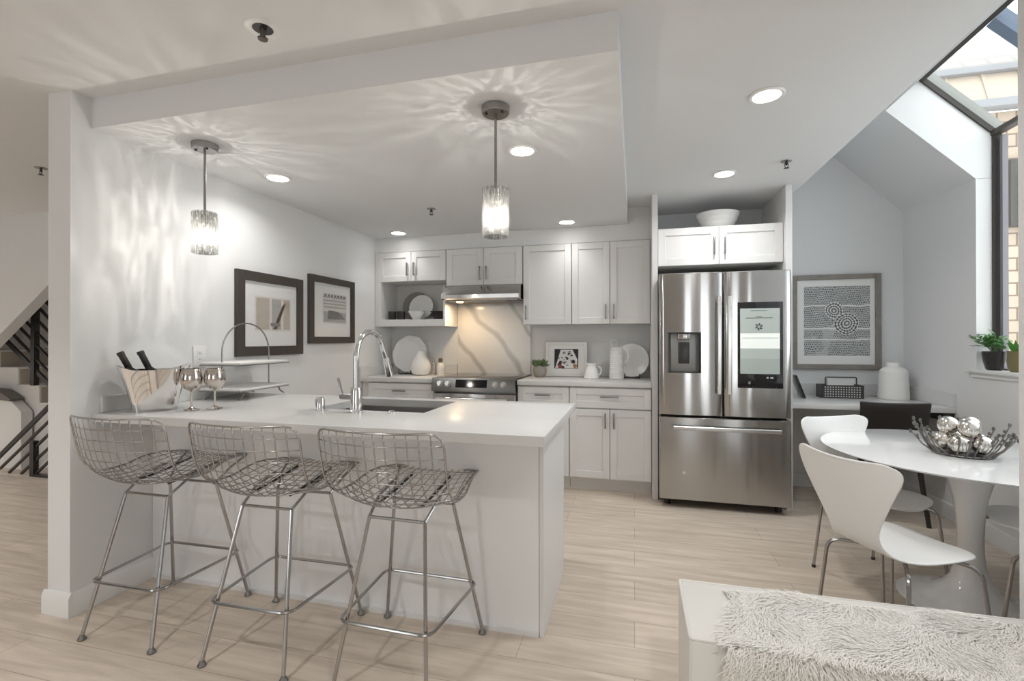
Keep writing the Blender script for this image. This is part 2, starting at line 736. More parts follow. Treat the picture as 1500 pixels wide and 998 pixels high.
def recenter(o, loc):
    """move a top-level mesh's origin to loc, keeping the vertices where they are"""
    o.data.transform(Matrix.Translation(-Vector(loc)))
    o.location = loc
    return o


def arc(c, r, a0, a1, n, e1, e2):
    c, e1, e2 = Vector(c), Vector(e1), Vector(e2)
    return [c + e1 * (r * math.cos(a0 + (a1 - a0) * i / n)) + e2 * (r * math.sin(a0 + (a1 - a0) * i / n)) for i in range(n + 1)]


def spline(pts, n=6):
    """Catmull-Rom through pts"""
    P = [Vector(p) for p in pts]
    P = [P[0] * 2 - P[1]] + P + [P[-1] * 2 - P[-2]]
    out = []
    for i in range(1, len(P) - 2):
        for k in range(n):
            t = k / n
            a, b, c, d = P[i - 1], P[i], P[i + 1], P[i + 2]
            out.append(.5 * ((2 * b) + (c - a) * t + (2 * a - 5 * b + 4 * c - d) * t * t + (3 * b - a - 3 * c + d) * t ** 3))
    out.append(P[-2])
    return out


def fillet(pts, r, n=5, closed=False):
    """round the corners of a polyline"""
    P = [Vector(p) for p in pts]
    out = []
    m = len(P)
    for i in range(m):
        if not closed and i in (0, m - 1):
            out.append(P[i])
            continue
        a, b, c = P[i - 1], P[i], P[(i + 1) % m]
        d1, d2 = (a - b), (c - b)
        q = min(r, d1.length * .45, d2.length * .45)
        s, e = b + d1.normalized() * q, b + d2.normalized() * q
        for k in range(n + 1):
            t = k / n
            out.append(s * (1 - t) ** 2 + b * 2 * t * (1 - t) + e * t * t)
    return out


# ------------------------------------------------------------------ room shell
ZC, ZK = 2.43, 2.288
XL, YB, XR = -2.52, 4.635, 2.166
EX = 1.22
struct(MB().box(-8.2, -4.7, -.06, 3.1, 5.0, 0).build('floor', FLOOR))
m = MB()
m.box(-8.2, -4.7, ZC, EX, 4.735, ZC + .1)
m.box(EX, -4.7, ZC, 3.1, 1.74, ZC + .1)
m.box(EX - .06, 1.8605, ZC + .1, EX, 4.6345, 3.27)
struct(m.build('ceiling', CEIL))
# dropped kitchen ceiling
struct(MB().box(XL, 1.706, ZK, -.053, YB, ZC).build('ceiling_kitchen', CEIL))
# sloped ceiling of the glazed nook
m = MB()
m.prism([(EX, 3.27), (2.166, 2.324), (2.255, 2.324), (2.255, 2.606), (EX, 3.64)], 3.77, 4.735)
m.prism([(EX, 3.27), (1.66, 2.83), (1.845, 3.015), (EX, 3.64)], 1.86, 3.77)
struct(m.build('ceiling_nook', CEIL))
# walls
struct(MB().box(XL - .14, 1.62, 0, XL, YB, ZC).build('wall_left', WALL))
m = MB()
m.box(-8.2, YB, 0, 2.255, YB + .1, 2.43)
m.prism([(EX - .06, 2.43), (2.255, 2.43), (2.255, 2.606), (EX, 3.64), (EX - .06, 3.64)], YB, YB + .1)
struct(m.build('wall_back', WALL))
m = MB()
m.box(XR, 3.77, 0, 2.255, YB, 2.324)
m.box(XR, 1.86, 0, 2.255, 3.77, 1.055)
struct(m.build('wall_right', WALL))
# end of the partition at the right of the frame, and the living room behind the camera
m = MB()
m.box(1.180, 1.74, 0, 3.1, 1.86, 3.65)
struct(m.build('wall_right_end', WALL))
m = MB()
m.box(3.0, -4.7, 0, 3.1, 1.74, ZC)
struct(m.build('wall_living_right', WALL))
m = MB()
m.box(-8.2, -4.7, 0, -4.6, -4.6, ZC)
m.box(-4.6, -4.7, 0, -3.0, -4.6, .3)
m.box(-4.6, -4.7, 2.35, -3.0, -4.6, ZC)
m.box(-3.0, -4.7, 0, .85, -4.6, ZC)
m.box(.85, -4.7, 0, 1.35, -4.6, .2)
m.box(.85, -4.7, 2.35, 1.35, -4.6, ZC)
m.box(1.35, -4.7, 0, 2.05, -4.6, ZC)
m.box(2.05, -4.7, 0, 2.80, -4.6, .2)
m.box(2.05, -4.7, 2.35, 2.80, -4.6, ZC)
m.box(2.80, -4.7, 0, 3.0, -4.6, ZC)
struct(m.build('wall_front', WALL))
struct(MB().box(-8.2, -4.6, 0, -8.1, YB, ZC).build('wall_stair', WALL))
# unseen living room windows behind the camera, the wide one added for fill
for i, (a, b, z0) in enumerate(((-4.6, -3.0, .3), (.85, 1.35, .2), (2.05, 2.80, .2))):
    m = MB()
    k = 3 if i == 0 else 1
    for q in range(k + 1):
        x = a + (b - a) * q / k
        m.box(x - .03, -4.68, z0, x + .03, -4.60, 2.35)
    m.box(a, -4.68, z0, b, -4.6, z0 + .05)
    m.box(a, -4.68, 2.30, b, -4.6, 2.35)
    o = struct(m.build('window_%d' % (i + 1), TRIM))
    MB().box(a, -4.655, z0, b, -4.645, 2.35).build('pane', PANE, o)


def baseboard(name, runs, h=.10):
    m = MB()
    for (x0, y0, x1, y1) in runs:
        m.box(x0, y0, 0, x1, y1, h, .004, 2)
    return struct(m.build(name, TRIM))


m = MB()
prof = lambda d: [(0, 0), (d, 0), (d, .085), (d * .45, .105), (0, .105)]
m.prism([(XL, 0), (XL + .016, 0), (XL + .016, .085), (XL + .006, .108), (XL, .108)], 1.6205, 2.007)
m.prism([(1.62, 0), (1.604, 0), (1.604, .085), (1.614, .108), (1.62, .108)], XL - .156, XL + .016, 'x')
m.prism([(XL - .14, 0), (XL - .156, 0), (XL - .156, .085), (XL - .146, .108), (XL - .14, .108)], 1.6205, 4.6)
struct(m.build('baseboard_left', TRIM))
m = MB()
m.prism([(YB, 0), (YB - .015, 0), (YB - .015, .085), (YB - .006, .105), (YB, .105)], 1.16, XR, 'x')
struct(m.build('baseboard_back', TRIM))
m = MB()
m.prism([(XR, 0), (XR - .016, 0), (XR - .016, .075), (XR - .006, .105), (XR, .105)], 1.87, YB - .015)
struct(m.build('baseboard_right', TRIM))
# bulkhead over the wall cabinets
m = MB()
m.box(XL, 4.30, 2.145, .138, YB, ZK - .0005)
m.box(-.052, 4.30, ZK - .0005, .138, YB, ZC - .0005)
struct(m.build('trim_1', WALL))

# ------------------------------------------------------------------ glazed nook window
m = MB()
FX = 2.255
# vertical light: jamb, corner bar and the bar along the sill
m.box(FX - .006, 3.752, 1.0785, FX + .04, 3.775, 2.60)
m.box(FX - .012, 1.86, 2.595, FX + .04, 3.775, 2.625)
m.box(FX - .005, 1.86, 1.06, FX + .04, 3.735, 1.085)
m.box(FX - .006, 2.60, 1.085, FX + .04, 2.65, 2.59)


def along(p0, p1, y0, y1, t):
    """bar between two x,z points, y0..y1 wide, t thick outwards"""
    n = t / math.sqrt(2)
    m.prism([p0, p1, (p1[0] + n, p1[1] + n), (p0[0] + n, p0[1] + n)], y0, y1)


along((1.845, 3.01), (2.255, 2.60), 3.750, 3.775, .03)
n = .03
m.prism([(1.838, 3.017), (1.866, 2.989), (1.89, 3.013), (1.862, 3.041)], 1.86, 3.775)
win = struct(m.build('window_4', BRONZE))
m = MB()
along((1.87, 2.99), (2.245, 2.615), 3.10, 3.17, .07)
along((1.87, 2.99), (2.245, 2.615), 2.45, 2.52, .07)
m.build('glazing_bar', BLUEB, win)
m = MB()
m.prism([(1.86, 3.02), (2.262, 2.618), (2.268, 2.624), (1.866, 3.026)], 1.86, 3.75)
m.build('pane', PANE, win)
m = MB()
m.box(FX + .012, 1.86, 1.07, FX + .018, 3.74, 2.60)
m.build('pane', PANE, win)
m = MB()
m.box(FX + .02, 3.712, 1.085, FX + .05, 3.735, 2.58)
m.build('sash', mat('mauve grey sash', (.26, .24, .27), .5), win)
# reveal linings
m = MB()
m.box(XR - .002, 3.764, 1.078, FX, 3.771, 2.32)
m.prism([(1.655, 2.832), (2.164, 2.323), (2.255, 2.323), (2.255, 2.604), (1.843, 3.012)], 3.764, 3.7705)
struct(m.build('trim_2', TRIM))
m = MB()
m.box(XR - .035, 1.865, 1.055, FX - .002, 3.83, 1.078, .005)
m.box(XR - .014, 1.865, 1.028, XR, 3.80, 1.055)
struct(m.build('trim_3', TRIM))
# roof curb beside the sloped glazing, outside
m = MB()
m.prism([(1.84, 3.02), (2.27, 2.59), (2.34, 2.66), (1.91, 3.09)], 3.78, 3.86)
struct(m.build('trim_4', CURB))

# ------------------------------------------------------------------ house outside
t = thing('house', 'tan shingled neighbouring house with pale roof, outside the sloped glazing', 'house', (5.5, 8, 0))
MB().box(3.4, 8, 0, 9, 8.3, 4.40).build('wall', SHING, t)
m = MB()
m.prism([(7.86, 4.50), (8.05, 4.46), (8.2, 4.93), (8.02, 4.95)], 3.35, 9.0, 'x')
for k in range(14):
    x = 3.4 + k * .42
    m.prism([(7.84, 4.50), (7.87, 4.50), (8.03, 4.95), (8.0, 4.95)], x, x + .035, 'x')
m.build('metal_panel', TANM, t)
m = MB()
m.box(3.3, 7.80, 4.41, 9.05, 8.0, 4.52, .01)
m.build('gutter', GUTTER, t)
m = MB()
m.box(3.3, 7.92, 4.95, 9.05, 8.1, 5.03, .01)
m.build('gutter', GUTTER, t)
o = MB()
o.grid([[(-2.2, 0, 0), (3.5, 0, 0)], [(-2.2, 1.5, 0), (3.5, 1.5, 0)]])
rf = o.build('roof', ROOF, t, local=True)
rf.location = (0, .08, 5.02)
rf.rotation_euler = (R(50), 0, 0)
sm = rf.modifiers.new('thickness', 'SOLIDIFY')
sm.thickness = .08
m = MB()
m.box(4.92, 7.88, 2.8, 5.5, 8.0, 3.7)
m.build('window', BRONZE, t)


# ------------------------------------------------------------------ cabinet helpers
def shaker(m, x0, x1, z0, z1, y, st=.058, th=.02):
    """shaker front whose face is at y (facing -y)"""
    b = .0025
    m.box(x0, y, z0, x0 + st, y + th, z1, b, 1)
    m.box(x1 - st, y, z0, x1, y + th, z1, b, 1)
    m.box(x0 + st - .001, y, z0, x1 - st + .001, y + th, z0 + st, b, 1)
    m.box(x0 + st - .001, y, z1 - st, x1 - st + .001, y + th, z1, b, 1)
    m.box(x0 + st - .004, y + .010, z0 + st - .004, x1 - st + .004, y + th - .001, z1 - st + .004)


def pull(m, c, length, vertical, y):
    """bar pull on a front at y"""
    x, z = c
    h = length / 2
    yo = y - .028
    if vertical:
        path = [(x, y, z - h * .8), (x, yo, z - h * .8)], [(x, y, z + h * .8), (x, yo, z + h * .8)]
        bar = (x - .006, yo - .006, z - h, x + .006, yo + .005, z + h)
    else:
        path = [(x - h * .8, y, z), (x - h * .8, yo, z)], [(x + h * .8, y, z), (x + h * .8, yo, z)]
        bar = (x - h, yo - .006, z - .006, x + h, yo + .005, z + .006)
    for p in path:
        m.cyl(p[0], p[1], .005, seg=8)
    m.box(*bar, .003, 2)


def door(par, x0, x1, z0, z1, y, hx, hz, hl=.13, vertical=True, name='door'):
    m = MB()
    shaker(m, x0, x1, z0, z1, y)
    d = m.build(name, CAB, par)
    m = MB()
    pull(m, (hx, hz), hl, vertical, y)
    m.build('handle', HANDLE, d)
    return d


def carcass(par, x0, x1, z0, z1, y0, y1, toe=0.):
    m = MB()
    m.box(x0, y0, z0, x1, y1, z1)
    o = m.build('body', CABIN, par)
    if toe:
        MB().box(x0, y0 + toe, 0, x1, y1, z0 - .0005).build('toe_kick', CAB, par)
    return o


g = .0025
UY = 4.28
# wall cabinets
t = thing('wall_cabinet', 'short white wall cabinet with two doors above the open dish shelf', 'cabinet', (-2.12, 4.45, 1.85))
carcass(t, -2.515, -1.757, 1.848, 2.143, UY + .022, YB)
MB().box(-2.515, UY + .004, 1.848, -2.488, UY + .0215, 2.143).build('filler', CAB, t)
door(t, -2.486, -2.125, 1.848, 2.138, UY, -2.158, 1.965, .13)
door(t, -2.121, -1.76, 1.848, 2.138, UY, -2.085, 1.965, .13)
t = thing('wall_cabinet', 'white wall cabinet with two doors directly above the steel range hood', 'cabinet', (-1.37, 4.45, 1.79))
carcass(t, -1.754, -1.0, 1.79, 2.143, UY + .022, YB)
door(t, -1.751, -1.379, 1.788, 2.138, UY, -1.41, 1.90, .13)
door(t, -1.375, -1.003, 1.788, 2.138, UY, -1.345, 1.90, .13)
t = thing('wall_cabinet', 'tall single-door white wall cabinet right of the range hood', 'cabinet', (-.77, 4.45, 1.414))
carcass(t, -.995, -.548, 1.414, 2.143, UY + .022, YB)
door(t, -.992, -.549, 1.412, 2.138, UY, -.962, 1.52, .13)
t = thing('wall_cabinet', 'tall two-door white wall cabinet next to the fridge enclosure', 'cabinet', (-.2, 4.45, 1.414))
carcass(t, -.545, .136, 1.414, 2.143, UY + .022, YB)
door(t, -.543, -.209, 1.412, 2.138, UY, -.242, 1.52, .13)
door(t, -.205, .134, 1.412, 2.138, UY, -.172, 1.52, .13)

# open shelf unit under the left cabinet
t = thing('open_shelf', 'open white shelf niche with dishes beneath the short wall cabinet', 'shelf', (-2.13, 4.45, 1.40))
MB().box(-2.515, UY, 1.405, -2.45, YB - .012, 1.847).build('side_panel', CAB, t)
MB().box(-1.785, UY, 1.405, -1.765, YB - .012, 1.789).build('side_panel', CAB, t)
MB().box(-2.45, YB - .012, 1.405, -1.765, YB, 1.847).build('back_panel', CABIN, t)
MB().box(-2.45, UY, 1.405, -1.785, YB - .012, 1.472, .002, 1).build('shelf_board', CAB, t)

# base cabinets on the back wall
BY = 4.022
t = thing('base_cabinet', 'white base cabinet with one drawer left of the range', 'cabinet', (-2.14, 4.3, 0))
carcass(t, -2.51, -1.765, .10, .878, BY + .021, YB - .002, .06)
door(t, -2.44, -1.768, .70, .868, BY, -2.11, .80, .13, False, 'drawer')
door(t, -2.44, -2.106, .115, .69, BY, -2.14, .60)
door(t, -2.102, -1.768, .115, .69, BY, -2.07, .60)
t = thing('base_cabinet', 'narrow white base cabinet with a drawer right of the range', 'cabinet', (-.76, 4.3, 0))
carcass(t, -.985, -.535, .10, .878, BY + .021, YB - .002, .06)
door(t, -.982, -.537, .70, .868, BY, -.76, .80, .13, False, 'drawer')
door(t, -.982, -.537, .115, .69, BY, -.94, .60)
t = thing('base_cabinet', 'white base cabinet with wide drawer over two doors beside the fridge', 'cabinet', (-.2, 4.3, 0))
carcass(t, -.532, .136, .10, .878, BY + .021, YB - .002, .06)
door(t, -.530, .134, .70, .868, BY, -.197, .798, .15, False, 'drawer')
door(t, -.530, -.199, .115, .69, BY, -.232, .60)
door(t, -.195, .134, .115, .69, BY, -.162, .60)

t = thing('countertop', 'white quartz countertop left of the range, with the scalloped platter on it', 'countertop', (-2.14, 4.3, .88))
MB().box(-2.517, 4.0, .88, -1.765, YB - .001, .92, .004).build('slab', QUARTZ, t)
m = MB()
m.box(-2.519, 4.0, .9205, -2.50, YB - .02, 1.02, .002, 1)
m.box(-2.50, YB - .02, .9205, -1.77, YB - .001, 1.02, .002, 1)
m.build('backsplash', QUARTZ, t)
t = thing('countertop', 'white quartz countertop right of the range, with jugs and picture on it', 'countertop', (-.42, 4.3, .88))
MB().box(-.985, 4.0, .88, .1375, YB - .001, .92, .004).build('slab', QUARTZ, t)
MB().box(-.985, YB - .02, .9205, .1375, YB - .001, 1.02, .002, 1).build('backsplash', QUARTZ, t)
tag(recenter(MB().box(-1.762, YB - .016, .93, -.996, YB - .0005, 1.64).build('backsplash_slab', SLAB), (-1.38, YB, .93)),
    'veined cream stone slab on the wall behind the range', 'backsplash')

# ------------------------------------------------------------------ range
t = thing('range', 'stainless steel slide-in electric range with black glass cooktop', 'stove', (-1.373, 4.3, 0))
MB().box(-1.758, 4.02, .02, -.99, YB - .02, .905).build('body', STEELD, t)
MB().box(-1.760, 4.0, .906, -.988, YB - .02, .932, .004).build('cooktop', BLACKG, t)
m = MB()
m.prism([(3.965, .932), (4.02, .932), (4.02, .815), (3.945, .815), (3.945, .86)], -1.758, -.99, 'x')
cp = m.build('control_panel', STEELD, t)
cpn = Vector((0, -.72, .2)).normalized()


def on_panel(x, s):
    """point on the sloped panel face: s=0 bottom .. 1 top"""
    return Vector((x, 3.945 + .02 * s, .86 + .072 * s))


m = MB()
a, b_, c_, d_ = on_panel(-1.53, -.1), on_panel(-1.24, -.1), on_panel(-1.24, .82), on_panel(-1.53, .82)
off = cpn * .002
m.poly([p + off for p in (a, b_, c_, d_)])
m.poly([p + off for p in (d_, c_, b_, a)])
for p, q in ((a, b_), (b_, c_), (c_, d_), (d_, a)):
    m.poly([p, q, q + off, p + off])
m.build('display', BLACKG, cp)
for x in (-1.675, -1.60, -1.165, -1.09):
    m = MB()
    p = on_panel(x, .3)
    m.cyl(p, p + cpn * .012, .026, seg=20)
    m.cyl(p + cpn * .012, p + cpn * .034, .021, .019, 20)
    m.build('knob', CHROME, cp)
m = MB()
m.box(-1.757, 3.965, .20, -.991, 4.02, .795, .006)
d = m.build('oven_door', STEEL, t)
MB().box(-1.66, 3.960, .33, -1.09, 3.966, .66, .002, 1).build('door_glass', BLACKG, d)
m = MB()
m.cyl((-1.70, 3.915, .755), (-1.05, 3.915, .755), .012, seg=14)
for x in (-1.66, -1.09):
    m.cyl((x, 3.915, .755), (x, 3.966, .755), .009, seg=10)
m.build('handle', CHROME, d)
MB().box(-1.757, 3.967, .03, -.991, 4.02, .19, .006).build('bottom_drawer', STEEL, t)

# range hood
t = thing('range_hood', 'slim stainless steel range hood under the two-door wall cabinet', 'hood', (-1.37, 4.3, 1.64))
m = MB()
m.prism([(YB - .02, 1.785), (4.262, 1.785), (4.235, 1.77), (4.15, 1.69), (4.15, 1.655), (4.19, 1.645), (YB - .02, 1.645)], -1.752, -1.003, 'x')
m.build('body', STEEL, t)
m = MB()
m.box(-1.72, 4.22, 1.636, -1.03, 4.58, 1.6445)
m.build('filter', STEELD, t)
for x in (-1.62, -1.13):
    MB().lathe([(0, 1.626), (.03, 1.628), (.035, 1.6355)], 16, (x, 4.30, 0)).build('hood_lamp', ORANGE if x < -1.4 else STEELD, t)
l = area_light('hood_light', (-1.62, 4.30, 1.62), (0, 0, 0), .07, .07, 2.2, (1, .72, .42), 'DISK')
l.parent = t
l.location = Vector((-1.62, 4.30, 1.62)) - Vector(t.location)

# ------------------------------------------------------------------ fridge surround and fridge
MB_ = MB().box(.139, 3.95, 0, .182, YB, ZC - .001, .0015, 1)
tag(recenter(MB_.build('tall_panel', CAB), (.16, 4.3, 0)), 'tall white panel left of the fridge, beside the base cabinets', 'panel')
MB_ = MB().box(1.097, 3.95, 0, 1.142, YB, ZC - .001, .0015, 1)
tag(recenter(MB_.build('tall_panel', CAB), (1.12, 4.3, 0)), 'tall white panel right of the fridge, beside the desk', 'panel')
t = thing('fridge_cabinet', 'wide white two-door cabinet above the fridge, under the ribbed bowl', 'cabinet', (.64, 4.3, 1.86))
carcass(t, .183, 1.0965, 1.864, 2.158, 4.022, YB - .001)
door(t, .187, .640, 1.862, 2.16, 4.0, .606, 2.01, .15)
door(t, .644, 1.094, 1.862, 2.16, 4.0, .682, 2.01, .15)
t = thing('serving_bowl', 'round white ribbed bowl on top of the fridge cabinet', 'bowl', (.67, 4.24, 2.16))
prof = [(0, .004), (.075, 0), (.09, .004)]
for i in range(13):
    a = i / 12
    prof.append((.093 + .075 * a ** .7 + .003 * math.sin(a * 12 * PI / 1.6), .008 + .135 * a))
prof += [(.166, .150), (.155, .146), (.14, .08), (.09, .02), (0, .014)]
b = MB().lathe(prof, 40, (.67, 4.24, 2.16)).build('bowl', WHITEC, t)

FY = 3.79
fr = thing('refrigerator', 'stainless steel french door refrigerator with a screen in its right door', 'refrigerator', (.636, 4.2, 0))
MB().box(.192, 3.875, .05, 1.085, 4.60, 1.765, .004).build('body', mat('grey fridge side', (.34, .34, .34), .4), fr)
for x in (.25, 1.03):
    MB().cyl((x, 3.90, 0), (x, 3.90, .052), .024, seg=14).build('foot', BLACKM, fr)
    MB().cyl((x, 4.50, 0), (x, 4.50, .052), .024, seg=14).build('foot', BLACKM, fr)
MB().box(.20, 3.86, .05, 1.08, 3.88, 1.765).build('gasket', GAP, fr)


def curved_front(m, x0, x1, z0, z1, y, hole=None, dep=.012):
    """door slab with a slightly bowed front; hole=(x0,x1,z0,z1) leaves an opening in the front"""
    yb = 3.858
    c, h = (x0 + x1) / 2, (x1 - x0) / 2
    xs = [x0, x0 + .008] + [x0 + .008 + (x1 - x0 - .016) * i / 12 for i in range(1, 12)] + [x1 - .008, x1]
    if hole:
        xs = sorted(set([round(v, 5) for v in xs] + [hole[0], hole[1]]))
    def fy(x):
        e = min(x - x0, x1 - x)
        return y + dep * ((x - c) / h) ** 2 + (.010 if e < .0005 else 0)
    zs = [z0, z0 + .006, z1 - .006, z1]
    if hole:
        zs = sorted(zs + [hole[2], hole[3]])
    def zy(z):
        return .008 if (z - z0 < .0005 or z1 - z < .0005) else 0
    V = [[m._v((x, fy(x) + zy(z), z)) for x in xs] for z in zs]
    for i in range(len(zs) - 1):
        for j in range(len(xs) - 1):
            if hole and hole[0] - 1e-4 <= xs[j] and xs[j + 1] <= hole[1] + 1e-4 and hole[2] - 1e-4 <= zs[i] and zs[i + 1] <= hole[3] + 1e-4:
                continue
            m.face([V[i][j], V[i][j + 1], V[i + 1][j + 1], V[i + 1][j]])
    B = {}
    ring = [V[0][j] for j in range(len(xs))] + [V[i][-1] for i in range(1, len(zs))] + \
           [V[-1][j] for j in range(len(xs) - 2, -1, -1)] + [V[i][0] for i in range(len(zs) - 2, 0, -1)]
    back = [m._v((v.co.x, yb, v.co.z)) for v in ring]
    n = len(ring)
    for i in range(n):
        m.face([ring[i], back[i], back[(i + 1) % n], ring[(i + 1) % n]])
    m.face(back)


HOLE = (.246, .484, 1.020, 1.328)
m = MB()
curved_front(m, .184, .636, .70, 1.775, FY, HOLE)
dl = m.build('left_door', STEEL, fr, 50)
m = MB()
curved_front(m, .642, 1.09, .70, 1.775, FY)
dr = m.build('right_door', STEEL, fr, 50)
m = MB()
curved_front(m, .184, 1.09, .062, .688, FY, None, .004)
dz = m.build('freezer_drawer', STEEL, fr, 50)


def bar_handle(par, p0, p1, dy):
    p0, p1 = Vector(p0), Vector(p1)
    m = MB()
    d = (p1 - p0).normalized()
    side = Vector((1, 0, 0)) if abs(d.z) > .5 else Vector((0, 0, 1))
    n = 12
    rs = []
    for i in range(n + 1):
        t_ = i / n
        p = p0.lerp(p1, t_) + Vector((0, -dy - .012 * math.sin(PI * t_), 0))
        rs.append([p + side * .014 + Vector((0, .007, 0)), p + side * .014 + Vector((0, -.003, 0)), p + side * .009 + Vector((0, -.008, 0)),
                   p - side * .009 + Vector((0, -.008, 0)), p - side * .014 + Vector((0, -.003, 0)), p - side * .014 + Vector((0, .007, 0))])
    m.rings(rs)
    for q in (.05, .95):
        p = p0.lerp(p1, q)
        m.box(p.x - .008, p.y - dy, p.z - .008, p.x + .008, p.y + .008, p.z + .008, .002, 1)
    m.build('handle', BRIGHT, par)


bar_handle(dl, (.605, FY + .006, .872), (.605, FY + .006, 1.590), .035)
bar_handle(dr, (.674, FY + .006, .872), (.674, FY + .006, 1.590), .035)
bar_handle(dz, (.284, FY + .004, .613), (1.015, FY + .004, .613), .038)
# water dispenser niche
m = MB()
x0, x1, z0, z1 = HOLE
yf, yb2 = FY + .004, FY + .062
m.box(x0, yb2, z0, x1, yb2 + .004, z1)
m.box(x0, yf, z0, x0 + .004, yb2, z1)
m.box(x1 - .004, yf, z0, x1, yb2, z1)
m.box(x0, yf, z0, x1, yb2, z0 + .004)
m.box(x0, yf, z1 - .004, x1, yb2, z1)
ds = m.build('dispenser', mat('dispenser grey', (.10, .10, .10), .35, .6), dl)
m = MB()
m.box(x0 + .022, yb2 - .012, z0 + .006, x1 - .03, yb2, z1 - .006, .004)
m.build('back_plate', mat('dispenser plate', (.30, .30, .295), .4, .7), dl)
MB().box(x0 + .075, yb2 - .045, z1 - .055, x0 + .165, yb2 - .012, z1 - .008, .006).build('spout', STEEL, dl)
MB().box(x0 + .080, yb2 - .018, z0 + .07, x0 + .160, yb2 - .0125, z1 - .075, .004).build('paddle', BLACKC, dl)
# screen
sx0, sx1, sz0, sz1 = .735, 1.035, .918, 1.546
sy = FY - .003
m = MB()
m.box(sx0, sy, sz0, sx1, FY + .02, sz1, .003)
sc = m.build('screen', BLACKG, dr)
m = MB()
ly = sy - .0012
a0, a1, b0, b1 = sx0 + .016, sx1 - .022, sz0 + .105, sz1 - .047
bz = [b0, b0 + .11, b0 + .185, b0 + .295, b1]
for mi, z0, z1 in ((2, bz[0], bz[1]), (0, bz[1], bz[2]), (1, bz[2], bz[3]), (0, bz[3], bz[4])):
    m.mi = mi
    m.box(a0, ly, z0, a1, sy + .0005, z1)
m.mi = 3
cx, cz = (a0 + a1) / 2 - .006, bz[3] + .048
for k in range(6):
    a = k * PI / 3 + .3
    p = Vector((cx + .017 * math.cos(a), ly - .0006, cz + .017 * math.sin(a)))
    mt = Matrix.Translation(p) @ Matrix.Rotation(-a - .5, 4, 'Y')
    m.box(-.009, -.0006, -.005, .009, .0006, .005, mtx=mt)
for z, hw in ((b1 - .018, .055), (b1 - .07, .09), (b1 - .06, .02)):
    m.box(cx - hw, ly - .0008, z - .002, cx + hw, ly, z + .002)
m.mi = 2
m.box(a0 + .012, ly - .0008, bz[3] - .036, a1 - .01, ly, bz[3] - .032)
m.build('screen_image', [SCRG, SCRW, SCRM, SCRI], sc)
m = MB()
for k in range(5):
    m.box(sx0 + .07 + k * .0, sy - .0008, sz0 + .03 + k * .004, sx0 + .085, sy, sz0 + .032 + k * .004)
m.box(sx0 + .19, sy - .0008, sz0 + .072, sx0 + .205, sy, sz0 + .084)
m.box(sx0 + .215, sy - .0008, sz0 + .072, sx0 + .235, sy, sz0 + .084)
m.build('screen_button', SCRM, sc)
MB().cyl((.362, FY - .001, .272), (.362, FY + .012, .272), .012, seg=20).build('badge', CHROME, dz)

# ------------------------------------------------------------------ peninsula
XP = XL + .0015
t = thing('peninsula_cabinet', 'long white panelled peninsula base behind the three wire stools', 'cabinet', (-1.45, 2.3, 0))
MB().box(XP, 2.008, 0, -.397, 2.026, .879).build('back_panel', PANEL, t)
MB().box(-.395, 2.006, 0, -.375, 2.60, .879, .0015, 1).build('end_panel', CAB, t)
m = MB()
m.box(XP, 2.0265, .10, -1.70, 2.60, .879)
m.box(-.90, 2.0265, .10, -.3955, 2.60, .879)
m.box(-1.70, 2.0265, .10, -.90, 2.60, .64)
m.box(XP, 2.05, 0, -.3955, 2.54, .0995)
m.build('body', CAB, t)
MB().box(XP, 1.998, 0, -.397, 2.0075, .018).build('shoe_moulding', CAB, t)
for k in range(4):
    x0 = -2.5 + k * .525
    door(t, x0 + .002, x0 + .521, .115, .865, 2.602, 0, 0) if False else None

SX0, SX1, SY0, SY1 = -1.60, -.985, 2.125, 2.55
PX0, PX1, PY0, PY1 = XL + .001, -.3164, 1.711, 2.648
t = thing('worktop', 'large white quartz peninsula worktop with an undermount sink cutout', 'countertop', (-1.4, 2.2, .88))
m = MB()
xs = [PX0, SX0, SX1, PX1]
ys = [PY0, SY0, SY1, PY1]
Vt = {}
for zi, z in enumerate((.88, .92)):
    for i, x in enumerate(xs):
        for j, y in enumerate(ys):
            Vt[i, j, zi] = m._v((x, y, z))
for i in range(3):
    for j in range(3):
        if (i, j) == (1, 1):
            continue
        m.face([Vt[i, j, 1], Vt[i + 1, j, 1], Vt[i + 1, j + 1, 1], Vt[i, j + 1, 1]])
        m.face([Vt[i, j, 0], Vt[i, j + 1, 0], Vt[i + 1, j + 1, 0], Vt[i + 1, j, 0]])
for i in range(3):
    m.face([Vt[i, 0, 0], Vt[i + 1, 0, 0], Vt[i + 1, 0, 1], Vt[i, 0, 1]])
    m.face([Vt[i + 1, 3, 0], Vt[i, 3, 0], Vt[i, 3, 1], Vt[i + 1, 3, 1]])
    m.face([Vt[0, i + 1, 0], Vt[0, i, 0], Vt[0, i, 1], Vt[0, i + 1, 1]])
    m.face([Vt[3, i, 0], Vt[3, i + 1, 0], Vt[3, i + 1, 1], Vt[3, i, 1]])
m.face([Vt[1, 1, 0], Vt[1, 1, 1], Vt[2, 1, 1], Vt[2, 1, 0]])
m.face([Vt[2, 2, 0], Vt[2, 2, 1], Vt[1, 2, 1], Vt[1, 2, 0]])
m.face([Vt[1, 2, 0], Vt[1, 2, 1], Vt[1, 1, 1], Vt[1, 1, 0]])
m.face([Vt[2, 1, 0], Vt[2, 1, 1], Vt[2, 2, 1], Vt[2, 2, 0]])
